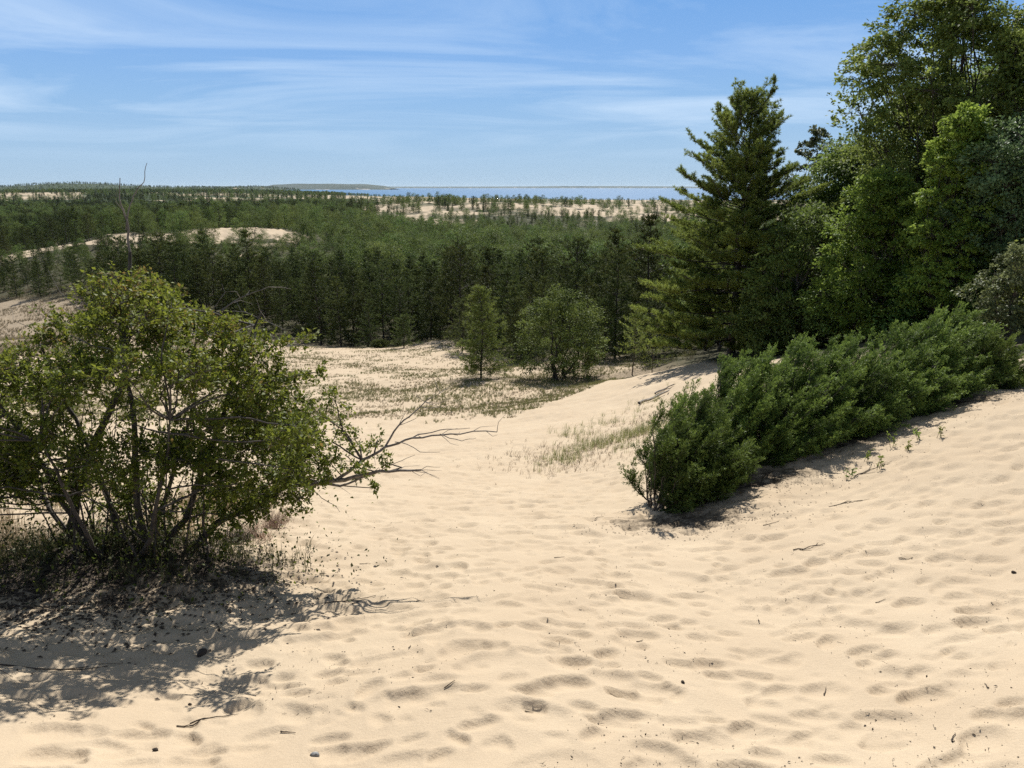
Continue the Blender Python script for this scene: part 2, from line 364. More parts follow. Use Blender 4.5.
# ------------------------------------------------------------------ lake
def lake():
    m, nt = mat('lake_water'); L = nt.links
    p = N(nt, 'ShaderNodeBsdfPrincipled'); p.inputs['Base Color'].default_value = (.035, .14, .29, 1); p.inputs['Roughness'].default_value = .6; p.inputs['Specular IOR Level'].default_value = .15
    p.inputs['IOR'].default_value = 1.33
    tc = N(nt, 'ShaderNodeTexCoord'); mp = N(nt, 'ShaderNodeMapping'); mp.inputs['Scale'].default_value = (.01, .05, 1); L.new(tc.outputs['Object'], mp.inputs[0])
    n = N(nt, 'ShaderNodeTexNoise'); n.inputs['Scale'].default_value = 1; n.inputs['Detail'].default_value = 6; L.new(mp.outputs[0], n.inputs[0])
    b = N(nt, 'ShaderNodeBump'); b.inputs['Strength'].default_value = 1; b.inputs['Distance'].default_value = 6; L.new(n.outputs['Fac'], b.inputs['Height']); L.new(b.outputs[0], p.inputs['Normal'])
    o = N(nt, 'ShaderNodeOutputMaterial'); L.new(p.outputs[0], o.inputs[0])
    g = Geo(); g.add([(-30000, 1200, -30), (39000, 1200, -30), (39000, 39000, -30), (-30000, 39000, -30)], [[0, 1, 2, 3]])
    tag(link('lake', g.mesh('lake', m)), kind='structure')
lake()
# ------------------------------------------------------------------ far headlands across the water
def headland(name, pts, Y, depth, m, rough=1.0, seed=1):
    """pts = (px, top py); real ridge 'depth' metres thick standing on the lake"""
    xs = np.linspace(pts[0][0], pts[-1][0], 220); tops = np.interp(xs, [p[0] for p in pts], [p[1] for p in pts])
    X = (xs-512)/F*Y*CP; Zt = np.array([pt(a, b, Y)[2] for a, b in zip(xs, tops)])
    Zt = -30.3+np.maximum(Zt+30, 0)*(1+rough*.16*(fbm(xs, xs*0, 9, 4, seed)-.5))
    k = np.linspace(-1, 1, 13); V = []
    for t in k:
        V.append(np.stack([X, np.full_like(X, Y)+t*depth+(fbm(X, X*0+t*3000, 900, 3, seed+5)-.5)*depth*.4, -30.5+(Zt+30.5)*(1-abs(t)**1.7)], -1))
    V = np.array(V); a, b = V.shape[:2]; idx = np.arange(a*b).reshape(a, b)
    q = np.stack([idx[:-1, :-1], idx[:-1, 1:], idx[1:, 1:], idx[1:, :-1]], -1).reshape(-1, 4)
    g = Geo(); g.add(V.reshape(-1, 3), q); return tag(link(name, g.mesh(name, m, smooth=True)), kind='structure')
def hill_mat():
    m, nt = mat('wooded_bluff'); L = nt.links
    tc = N(nt, 'ShaderNodeTexCoord'); n = N(nt, 'ShaderNodeTexNoise'); n.inputs['Scale'].default_value = .006; n.inputs['Detail'].default_value = 8; L.new(tc.outputs['Object'], n.inputs[0])
    sx = N(nt, 'ShaderNodeSeparateXYZ'); L.new(tc.outputs['Object'], sx.inputs[0])
    mr = N(nt, 'ShaderNodeMapRange'); mr.inputs[1].default_value = -30; mr.inputs[2].default_value = 50; mr.inputs[3].default_value = .13; mr.inputs[4].default_value = -.3; L.new(sx.outputs[2], mr.inputs[0])
    ad = N(nt, 'ShaderNodeMath', operation='ADD'); L.new(n.outputs['Fac'], ad.inputs[0]); L.new(mr.outputs[0], ad.inputs[1])
    c = N(nt, 'ShaderNodeValToRGB'); e = c.color_ramp.elements; e[0].position = .66; e[0].color = (.025, .045, .03, 1); e[1].position = .72; e[1].color = (.35, .31, .26, 1); L.new(ad.outputs[0], c.inputs[0])
    p = N(nt, 'ShaderNodeBsdfPrincipled'); p.inputs['Roughness'].default_value = .95; L.new(c.outputs[0], p.inputs['Base Color'])
    o = N(nt, 'ShaderNodeOutputMaterial'); L.new(p.outputs[0], o.inputs[0]); return m
HM = hill_mat()
headland('headland', [(255, 188.5), (275, 184.6), (300, 183.6), (340, 183.8), (368, 184.2), (384, 185.8), (394, 188.6)], 9500, 500, HM, .6, 3)
headland('headland', [(150, 188.), (200, 186.2), (300, 186.2), (430, 186.6), (520, 186.4), (560, 186.), (620, 186.), (680, 186.4), (760, 187.)], 21000, 900, HM, .5, 7)
# ------------------------------------------------------------------ trees
class TreeGeo:
    def __init__(s): s.w = Geo(); s.l = Geo(); s.c = Geo()
def broad(H, W, n_lobes=26, sub=14, per=22, leaf=.13, bot=.3, shape=1.0, trunk=.14, lean=(0, 0), seed=0, lobe_r=.17, stems=1, spread=.55):
    """broadleaf: trunk + limbs + leaf clumps grouped in lobes with gaps"""
    r = np.random.default_rng(seed); t = TreeGeo()
    top = np.array([lean[0], lean[1], H*.93])
    tr = []
    for k in range(stems):
        off = r.normal(0, .12*(stems > 1)*W, 3); off[2] = 0
        tp = top*.98+np.array([*(r.normal(0, .16*(stems > 1)*W, 2)), -H*.1*k*.6])
        P = curve(off*.4, tp, 12, .10, 0, r); tr.append(P)
        tube(t.w, P, np.linspace(trunk, trunk*.12, 12), sides=8)
    for i in range(n_lobes):
        h = bot+(1-bot)*(i+r.random())/n_lobes
        e = max(.12, math.sin(math.pi*min(1, ((h-bot)/(1-bot))**shape*.86+.14))**.6)
        a = i*2.4+r.normal(0, .4); rad = W*.5*e*math.sqrt(r.uniform(.12, 1))*.85
        c = np.array([math.cos(a)*rad+lean[0]*h, math.sin(a)*rad+lean[1]*h, H*h*.97])
        P0_ = tr[i % stems]; j = int(np.clip((h-.22)*11*r.uniform(.7, 1), 1, 10))
        lb = curve(P0_[j], c, 6, .12, -.05, r)
        tube(t.w, lb, trunk*.32*(1-h*.5), trunk*.07, sides=5)
        lr = W*lobe_r*r.uniform(.7, 1.25)
        cv = r.random()
        for k in range(sub):
            d = unit(r.normal(0, 1, 3)+np.array([0, 0, .25])); e2 = c+d*lr*np.array([1, 1, .72])*r.uniform(.45, 1.05)
            tube(t.w, curve(c, e2, 3, .1, 0, r), trunk*.06, trunk*.02, sides=3)
            n = int(per*r.uniform(.5, 1.4)); q = e2+r.normal(0, 1, (n, 3))*np.array([1, 1, .6])*lr*spread*.42
            D = unit(q-c)+np.array([0, 0, -.1])
            leaves(t.l, q, D, leaf, .62, .5, .7, np.clip(.3*cv+.35*r.random()+.4*rng.random(n), 0, .93))
    return t
def conifer(H, W, levels=15, nb=5, per=7, blade=.22, n_bl=7, bot=.12, seed=0, trunk=.1, irregular=.25, up=.15, power=.85, bw=.16):
    r = np.random.default_rng(seed); t = TreeGeo()
    P = curve((0, 0, 0), (r.normal(0, .02)*H, r.normal(0, .02)*H, H*.97), 8, .03, 0, r)
    tube(t.w, P, np.linspace(trunk, trunk*.12, 8), sides=6)
    C = []; D = []; A_ = []
    for i in range(levels):
        h = bot+(1-bot)*((i+.3+r.random()*.5)/levels)
        L = W*.5*((1-h)/(1-bot))**power*(1+.0)+.1
        base = np.array([np.interp(h*H, P[:, 2], P[:, 0]), np.interp(h*H, P[:, 2], P[:, 1]), h*H])
        for k in range(nb):
            a = k*2*math.pi/nb+i*1.3+r.normal(0, .35); l = L*r.uniform(1-irregular*1.6, 1+irregular)
            if r.random() < .1: continue
            e = base+np.array([math.cos(a)*l, math.sin(a)*l, l*(up+h*.5)+r.normal(0, .05)*l])
            bl = curve(base, e, 5, .06, -.06, r)
            tube(t.w, bl, trunk*.22, trunk*.05, sides=3)
            m = max(2, int(per*l/(W*.5)+1.5))
            tt = np.linspace(.28, 1.02, m); sd = unit(np.cross(e-base, (0, 0, 1)))
            for q in tt:
                p = base+(e-base)*min(q, 1)+sd*r.normal(0, .20)*l*(1.1-q)*1.4+np.array([0, 0, r.normal(0, .04)*l])
                C.append(np.repeat(p[None], n_bl, 0)+r.normal(0, blade*.33, (n_bl, 3))*np.array([1, 1, .6]))
                D.append(np.repeat((unit(e-base)+np.array([0, 0, .35]))[None], n_bl, 0))
                A_.append(np.clip(r.random()*.55+r.random(n_bl)*.4, 0, .95))
    # leader
    C.append(np.array([[P[-1][0], P[-1][1], z] for z in np.linspace(H*.9, H, 12)])); D.append(np.repeat([[0, 0, 1.]], 12, 0)); A_.append(np.full(12, .6))
    leaves(t.l, np.concatenate(C), np.concatenate(D), blade, bw/blade*.6, .7, .4, np.concatenate(A_), .05)
    return t
def place(tg, name, loc, leafm, barkm, label, cat='tree', group=None, rot=0, crown='crown', sc=1.0):
    o = tag(link(name, None, None, loc), label, cat, group); o.rotation_euler = (0, 0, rot); o.scale = (sc,)*3
    w = link('trunk', tg.w.mesh('trunk', barkm, True), o); c = link(crown, tg.l.mesh('crown', leafm), o)
    return o
def ground_at(px, Y):
    """world x at column px for forward distance Y, on the ground"""
    x = (px-512)/F*Y*CP
    for _ in range(3):
        z = g1(x, Y); zc = Y*CP-z*SP; x = (px-512)/F*zc
    return np.array([x, Y, g1(x, Y)])
def height_to(px, py, base):
    return pt(px, py, base[1])[2]-base[2]
# white pine, hand shaped
def white_pine():
    b = ground_at(731, 36); Ht = height_to(737, 100, b)
    r = np.random.default_rng(77); t = TreeGeo()
    P = curve((0, 0, 0), (.15, 0, Ht*.98), 14, .003, 0, r); tube(t.w, P, np.linspace(.2, .02, 14), sides=10)
    C = []; D = []; A_ = []
    h = .06
    while h < .985:
        # half width against height (fraction): wide low, bulge at .55, slim top
        Wd = np.interp(h, [0, .1, .3, .5, .62, .7, .8, .88, .95, 1], [5.0, 5.2, 4.8, 3.9, 3.3, 2.6, 2.0, 1.4, .85, .35])
        nb = 6 if h < .8 else 5; a0 = r.uniform(0, 6)
        for k in range(nb):
            a = a0+k*6.283/nb+r.normal(0, .25); l = Wd*r.uniform(.52, 1.08)*(.8+.35*vnoise(h*11, a*1.2, 1., 3))
            z0 = h*Ht+r.normal(0, .08); base = np.array([0, 0, z0])
            rise = np.interp(h, [0, .5, .8, 1], [.05, .2, .65, 1.5])*r.uniform(.7, 1.3)
            e = base+np.array([math.cos(a)*l, math.sin(a)*l, l*rise])
            bl = curve(base, e, 7, .05, -.07, r); tube(t.w, bl, .045*(1-h*.6), .01, sides=4)
            ns = int(6+l*5.5); cv = r.random()
            for j in range(ns):
                q = r.uniform(.18, 1)**.8; p = np.array([np.interp(q, np.linspace(0, 1, 7), bl[:, c]) for c in range(3)])
                sdir = unit(np.cross(e-base, (0, 0, 1)))*(1 if j % 2 else -1)*r.uniform(.4, 1)
                tl = l*.26*(1.15-q)+.24
                te = p+(unit(e-base)*.7+sdir+np.array([0, 0, .35]))*tl*r.uniform(.6, 1.1)
                tube(t.w, np.array([p, te]), .008, .004, sides=3)
                m = max(3, int(tl/.09))
                for u in np.linspace(.25, 1.05, m):
                    c0 = p+(te-p)*u+r.normal(0, .03, 3); n = 24
                    C.append(np.repeat(c0[None], n, 0)); dd = unit(te-p)*.7+np.array([0, 0, .3]); D.append(np.repeat(dd[None], n, 0))
                    A_.append(np.clip(.35*cv+.25*r.random()+.35*r.random(n), 0, 1))
        h += r.uniform(.02, .03) if h > .4 else r.uniform(.024, .034)
    leaves(t.l, np.concatenate(C), np.concatenate(D), .15, .13, .62, .3, np.concatenate(A_), .03)
    place(t, 'pine_tree', b, M['pine_needles'], M['bark_dark'], 'tall pine with soft needle tufts and a narrow ragged top against the sky')
white_pine()
def hill_tree(px, Y, top, W, leafm, label, barkm='bark', name='broadleaf_tree', **k):
    b = ground_at(px, Y); Ht = height_to(px, top, b)
    return place(broad(Ht, W, **k), name, b, M[leafm], M[barkm], label)
# the wood on the right
hill_tree(799, 44, 124, 3.4, 'pale_leaf', 'slender pale tree peeking out just behind the tall pine', n_lobes=31, sub=12, per=34, leaf=0.142, bot=.35, spread=.34, seed=3, trunk=.10)
hill_tree(836, 37, 146, 7.0, 'oak_leaf', 'rounded mid green tree filling the gap right of the tall pine', n_lobes=76, sub=17, per=52, leaf=0.142, bot=.1, spread=.34, seed=4, trunk=.14)
hill_tree(918, 31, -22, 8.2, 'oak_leaf', 'tallest oak with sky showing through its open spreading crown', n_lobes=72, sub=17, per=49, leaf=0.151, bot=.42, spread=.34, seed=12, trunk=.2, lobe_r=.13, barkm='bark_dark')
hill_tree(936, 25, 104, 2.7, 'maple_leaf', 'narrow yellow green tree standing in front of the tallest oak', n_lobes=64, sub=14, per=40, leaf=0.113, bot=.12, spread=.34, seed=6, trunk=.10, lobe_r=.2, barkm='bark_dark')
hill_tree(1042, 29, -60, 7.5, 'oak_leaf', 'tall leafy tree cut off by the top corner of the picture', n_lobes=76, sub=17, per=49, leaf=0.142, bot=.3, spread=.34, seed=7, trunk=.2, lobe_r=.14)
hill_tree(1010, 24, 118, 5.0, 'pale_leaf', 'tree with glossy silvery green leaves beside the narrow yellow green tree', n_lobes=64, sub=15, per=43, leaf=0.113, bot=.4, spread=.34, seed=8, trunk=.12)
hill_tree(868, 28, 176, 4.6, 'maple_leaf', 'bushy bright green tree low in front of the rounded mid green tree', n_lobes=64, sub=15, per=43, leaf=0.123, bot=.05, spread=.34, seed=9, trunk=.10)
hill_tree(800, 31, 215, 5.0, 'oak_leaf', 'low dark leafy tree at the right foot of the tall pine', n_lobes=52, sub=14, per=40, leaf=0.123, bot=.02, spread=.34, seed=10, trunk=.1)
hill_tree(1006, 18.5, 250, 2.0, 'pale_leaf', 'small shrubby tree with pale shining leaves behind the juniper', n_lobes=31, sub=10, per=31, leaf=0.080, bot=.2, spread=.34, seed=11, trunk=.04, stems=4)
hill_tree(1052, 18.5, 225, 2.6, 'oak_leaf', 'dark leaved shrubby tree half cut off at the right edge', n_lobes=31, sub=10, per=31, leaf=0.080, bot=.2, spread=.34, seed=13, trunk=.04, stems=4)
hill_tree(900, 36, 90, 7, 'oak_leaf', 'shaded tree filling the dark wood behind the narrow yellow green tree', n_lobes=72, sub=15, per=46, leaf=0.160, bot=.02, spread=.34, seed=14, trunk=.18, barkm='bark_dark')
hill_tree(975, 34, 60, 8, 'oak_leaf', 'shaded tree in the dark wood between the narrow tree and the right edge', n_lobes=76, sub=15, per=46, leaf=0.160, bot=.02, spread=.34, seed=15, trunk=.18, barkm='bark_dark')
hill_tree(955, 29, 170, 5, 'oak_leaf', 'dark shaded tree low behind the trunk of the narrow yellow green tree', n_lobes=60, sub=15, per=43, leaf=0.142, bot=.0, spread=.34, seed=44, trunk=.12, barkm='bark_dark')
hill_tree(1035, 27, 170, 6, 'oak_leaf', 'dark shaded tree low in the wood at the right edge', n_lobes=60, sub=15, per=43, leaf=0.142, bot=.0, spread=.34, seed=45, trunk=.12, barkm='bark_dark')
for (px, Y, top, W, sd, mt, lab) in [(930, 26, 262, 3.6, 16, 'oak_leaf', 'dark understory bush in deep shade behind the middle of the juniper'), (985, 25, 258, 3.6, 17, 'oak_leaf', 'dark understory bush in deep shade behind the right of the juniper'),
                          (850, 29, 262, 3.6, 18, 'oak_leaf', 'leafy understory bush in shade behind the left of the juniper'), (765, 31, 285, 3.2, 19, 'oak_leaf', 'low leafy bush under the branches of the tall pine'),
                          (1100, 23, 60, 6, 20, 'oak_leaf', None), (1085, 31, -80, 7, 21, 'oak_leaf', None)]:
    b = ground_at(px, Y); Ht = height_to(px, top, b)
    place(broad(Ht, W, n_lobes=30, sub=13, per=22, leaf=.12 if Y < 30 else .15, bot=.05 if top > 200 else .25, seed=sd, trunk=.05 if top > 200 else .16, stems=3 if top > 200 else 1), 'understory_bush' if top > 200 else 'broadleaf_tree', b, M[mt], M['bark_dark'],
          lab or ('tall leafy tree of the wood just past the right edge, %s one' % ('nearer' if Y < 30 else 'farther')), 'bush' if top > 200 else 'tree')
# valley trees
b = ground_at(481, 43.5)
place(conifer(height_to(481, 288, b), 3.1, levels=30, nb=7, per=9, blade=.14, n_bl=18, bot=.03, seed=31, trunk=.07, irregular=.3, bw=.045, power=.6), 'pine_tree', b, M['pine_needles'], M['bark_dark'], 'lone young pine standing in the sandy valley')
b = ground_at(562, 43.0)
place(broad(height_to(562, 292, b), 5.4, n_lobes=40, sub=13, per=22, leaf=.12, bot=.12, seed=32, trunk=.08, stems=5, lobe_r=.13, barkm=None) if False else broad(height_to(562, 294, b), 6.2, n_lobes=42, sub=14, per=36, leaf=.115, bot=.08, spread=.42, seed=32, trunk=.08, stems=5, lobe_r=.13), 'broadleaf_tree', b, M['broad_far'], M['bark_dark'], 'spreading multi stemmed tree beside the lone young pine in the valley')
b = ground_at(632, 42)
place(conifer(height_to(632, 308, b), 1.7, levels=14, nb=4, per=6, blade=.13, n_bl=9, bot=.3, seed=33, trunk=.04, irregular=.35, bw=.04, power=.5), 'pine_tree', b, M['pine_needles'], M['bark'], 'thin sparse pine sapling with a bare lower stem by the sand ridge')
b = ground_at(652, 41)
place(conifer(height_to(652, 330, b), 1.6, levels=10, nb=4, per=5, blade=.13, n_bl=7, bot=.1, seed=34, trunk=.03, irregular=.35, bw=.04, power=.5), 'pine_tree', b, M['pine_needles'], M['bark'], 'short pine sapling between the sand ridge and the sparse sapling')
for (px, Y, top, W, sd, lab) in [(521, 58, 298, 3.2, 35, 'bushy conifer at the wood edge between the lone pine and the spreading tree'), (604, 52, 300, 3.4, 36, 'dense dark conifer just right of the spreading valley tree'),
                                 (404, 75, 316, 3.0, 37, 'small bushy pine at the forest edge above the bare sand hollow'), (462, 66, 300, 3.4, 38, 'conifer at the forest edge just behind the lone young pine'), (380, 77, 342, 1.8, 39, 'tiny pine bush on the sandy forest edge'),
                                 (372, 80, 300, 3, 40, 'slim pine in the front row left of the bare sand hollow'), (655, 47, 290, 3.4, 61, 'dark conifer half hidden behind the left skirt of the tall pine')]:
    b = ground_at(px, Y)
    place(conifer(height_to(px, top, b), W, levels=16, nb=6, per=7, blade=.17, n_bl=10, bot=.03, seed=sd, trunk=.07, bw=.07, power=.6), 'pine_tree', b, M['conifer_far'], M['bark_dark'], lab)
# ------------------------------------------------------------------ forest
CON = [conifer(8.5, 3.3+.5*(i % 3), levels=18, nb=6, per=6, blade=.24, n_bl=12, bot=.02+.04*(i % 2), seed=50+i, trunk=.11, irregular=.3, bw=.12, power=.62+.08*(i % 3)) for i in range(6)]
CON += [conifer(8.8, 4.2+.5*i, levels=13, nb=5, per=7, blade=.25, n_bl=14, bot=.2+.1*(i % 2), seed=150+i, trunk=.13, irregular=.45, bw=.12, power=.42, up=.3) for i in range(3)]
BRO = [broad(8.8, 6.0+.6*(i % 3), n_lobes=21, sub=12, per=20, leaf=.19, bot=.1, seed=60+i, trunk=.12, lobe_r=.2, spread=.42) for i in range(5)]
PROTO = []
for i, t in enumerate(CON+BRO):
    con = i < len(CON); lm = M['conifer_far'] if con else M['broad_far']
    PROTO.append((t, t.l.mesh('crown', lm), t.w.mesh('trunk', M['bark_dark'], True), con))
def scatter():
    pts = []
    r = np.random.default_rng(404)
    def ring(y0, y1, sp):
        n = int((y1-y0)*( (y1+y0)*.5*1.9)/sp/sp)
        y = r.uniform(y0, y1, n); x = r.uniform(-.95, .95, n)*y1*1.0
        k = np.abs(x) < .92*y+5; return np.stack([x[k], y[k]], -1)
    def thin(P, sp):
        cell = {}; keep = []
        for i, (x, y) in enumerate(P):
            k = (int(x//sp), int(y//sp)); ok = True
            for a in (-1, 0, 1):
                for b_ in (-1, 0, 1):
                    for (u, v) in cell.get((k[0]+a, k[1]+b_), ()):
                        if (u-x)**2+(v-y)**2 < sp*sp: ok = False; break
                    if not ok: break
                if not ok: break
            if ok: cell.setdefault(k, []).append((x, y)); keep.append(i)
        return P[keep]
    A1 = thin(ring(34, 200, 1.5), 2.5); A2 = thin(ring(200, 420, 2.4), 3.6); A3 = ring(420, 900, 6.5); A4 = ring(900, 2600, 13); A5 = ring(2600, 5800, 26)
    A5 = A5[col_of(A5[:, 0], A5[:, 1]) < 300]
    P = np.concatenate([A1, A2, A3, A4, A5]); x, y = P.T
    vm = veg_mask(x, y); c = col_of(x, y)
    keep = r.random(len(P)) < np.clip((vm-.35)*2.2, 0, 1)
    keep |= (vm < .35) & (r.random(len(P)) < np.interp(y, [170, 300, 1000, 2000], [.05, .05, .07, .05])*(fbm(x, y, 90, 2, 71) > .5)) & (y > 170)
    keep &= ~((c > 345) & (y > 700) & (r.random(len(P)) < .6))
    # room for hand placed trees of the right wood and open valley
    keep &= ~((c > 665) & (y < 46)); keep &= ~((c > 430) & (c < 700) & (y < 62) & (y > 30) & (r.random(len(P)) < .5))
    return P[keep]
FP = scatter(); r_ = np.random.default_rng(9)
FZ = gz(FP[:, 0], FP[:, 1]); ok = FZ > -29.8; FP = FP[ok]; FZ = FZ[ok]; FC = col_of(FP[:, 0], FP[:, 1])
nF = len(FP)
sc = r_.uniform(.72, 1.18, nF)*np.where(r_.random(nF) < .12, 1.18, 1.0)*np.interp(FP[:, 1], [60, 90, 150, 200, 260, 500, 2000], [.85, .98, .95, .85, .95, 1.0, .9])
sc *= np.interp(FC, [300, 360], [1, 0])*np.interp(FP[:, 1], [105, 135, 188, 200], [0, -.55, -.55, 0])+1
sc *= np.interp(FC, [330, 400], [0, 1])*np.interp(FP[:, 1], [220, 300, 450, 600], [0, -.3, -.45, -.2])+1
sc *= np.where(FP[:, 1] > 2600, 1.3, 1)
sc *= np.interp(FC, [330, 400], [0, 1])*np.interp(FP[:, 1], [800, 1100], [0, -.5])+1
sc *= np.where(veg_mask(FP[:, 0], FP[:, 1]) < .35, r_.uniform(.35, .8, nF), 1)
broadness = fbm(FP[:, 0], FP[:, 1], 45, 3, 90)+np.interp(FP[:, 1], [85, 110, 140, 260, 400], [-.32, -.10, .22, .22, .08])+np.interp(FC, [150, 330, 420, 640], [-.08, -.04, .10, .10])
isb = r_.random(nF) < smooth(.42, .62, broadness)
drop = isb & (FP[:, 1] < 420) & (r_.random(nF) < np.interp(FP[:, 1], [90, 130], [.15, .48]))
kind = np.where(isb, len(CON)+r_.integers(0, len(BRO), nF), r_.integers(0, len(CON), nF))
rot = r_.uniform(0, 6.28, nF)
sx, sy, zc = proj(np.stack([FP[:, 0], FP[:, 1], FZ+8.3*sc], -1))
hpx = 8.3*sc*F/zc; wpx = 4.0*sc*F/zc
order = np.argsort(FP[:, 1]); top = np.full(1100, 999.0); vis = np.zeros(nF)
for i in order:
    a, b_ = int(max(0, sx[i]-wpx[i]*.35)), int(min(1023, sx[i]+wpx[i]*.35))
    if drop[i] or b_ <= a or sx[i] < 0 or sx[i] > 655: continue
    if FP[i, 1] > 400: break
    yb = sy[i]+hpx[i]
    cov = np.minimum(top[a:b_+1], yb)-sy[i]
    hid = 0
    if sx[i] < 300: cov = np.minimum(cov, np.interp(sx[i], [0, 20, 60, 130, 200, 300], [340, 330, 290, 262, 300, 345])-sy[i])
    vis[i] = np.clip(cov, 0, None).sum()
    top[a:b_+1] = np.minimum(top[a:b_+1], sy[i]+hpx[i]*.12)
vis[drop] = 0
pick = np.argsort(-vis)[:300]; pick = pick[vis[pick] > 60]
single = np.zeros(nF, bool); single[pick] = True
for i in pick:
    t, cm, wm, con = PROTO[kind[i]]
    o = link('conifer' if con else 'broadleaf_tree', None, None, (FP[i, 0], FP[i, 1], FZ[i]-.1))
    o.rotation_euler = (0, 0, rot[i]); o.scale = (sc[i]*r_.uniform(.9, 1.1), sc[i]*r_.uniform(.9, 1.1), sc[i])
    far = FP[i, 1] > 150
    if con: tag(o, 'dark conifer packed in the forest below the dunes' if far else 'dark conifer near the front of the forest beyond the sandy valley', 'tree', 'conifers farther into the forest' if far else 'conifers in the front rows of the forest')
    else: tag(o, 'round crowned green tree deep within the conifer forest' if far else 'round crowned green tree near the front of the valley forest', 'tree', 'broadleaf trees farther into the forest' if far else 'broadleaf trees in the front rows of the forest')
    link('trunk', wm, o); link('crown', cm, o)
# the rest of the forest: one object
pc = bpy.data.collections.new('forest_kinds')
for i, (t, cm, wm, con) in enumerate(PROTO):
    g = Geo(); g.join(t.l); nl = g.nf(); nl4 = nl; g.join(t.w)
    me = g.mesh('forest_tree', [M['conifer_far'] if con else M['broad_far'], M['bark_dark']])
    mi = np.zeros(len(me.polygons), np.int32); mi[nl:] = 1; me.polygons.foreach_set('material_index', mi)
    o = bpy.data.objects.new('kind_%02d' % i, me); pc.objects.link(o)
rest = np.where(~single & ~drop)[0]
me = bpy.data.meshes.new('forest'); me.vertices.add(len(rest)); me.vertices.foreach_set('co', np.stack([FP[rest, 0], FP[rest, 1], FZ[rest]-.1], -1).astype(np.float32).ravel())
for nm, ty, arr in (('k', 'INT', kind[rest].astype(np.int32)), ('s', 'FLOAT', sc[rest].astype(np.float32)), ('r', 'FLOAT', rot[rest].astype(np.float32))):
    a = me.attributes.new(nm, ty, 'POINT'); a.data.foreach_set('value', arr)
fo = tag(link('forest', me), 'dense mixed forest of conifers and leafy trees reaching back to the far dunes', 'forest', kind='stuff')
ng = bpy.data.node_groups.new('scatter_trees', 'GeometryNodeTree')
ng.interface.new_socket('Geometry', in_out='INPUT', socket_type='NodeSocketGeometry'); ng.interface.new_socket('Geometry', in_out='OUTPUT', socket_type='NodeSocketGeometry')
gi = ng.nodes.new('NodeGroupInput'); go = ng.nodes.new('NodeGroupOutput'); ip = ng.nodes.new('GeometryNodeInstanceOnPoints')
ci = ng.nodes.new('GeometryNodeCollectionInfo'); ci.inputs['Collection'].default_value = pc; ci.inputs['Separate Children'].default_value = True; ci.inputs['Reset Children'].default_value = True
ng.links.new(gi.outputs[0], ip.inputs['Points']); ng.links.new(ci.outputs[0], ip.inputs['Instance']); ip.inputs['Pick Instance'].default_value = True
def na(nm, ty):
    n = ng.nodes.new('GeometryNodeInputNamedAttribute'); n.data_type = ty; n.inputs['Name'].default_value = nm; return n.outputs['Attribute']
ng.links.new(na('k', 'INT'), ip.inputs['Instance Index']); ng.links.new(na('s', 'FLOAT'), ip.inputs['Scale'])
cx = ng.nodes.new('ShaderNodeCombineXYZ'); ng.links.new(na('r', 'FLOAT'), cx.inputs[2]); ng.links.new(cx.outputs[0], ip.inputs['Rotation'])
ng.links.new(ip.outputs[0], go.inputs[0])
md = fo.modifiers.new('scatter', 'NODES'); md.node_group = ng
print('forest', nF, 'singles', len(pick))
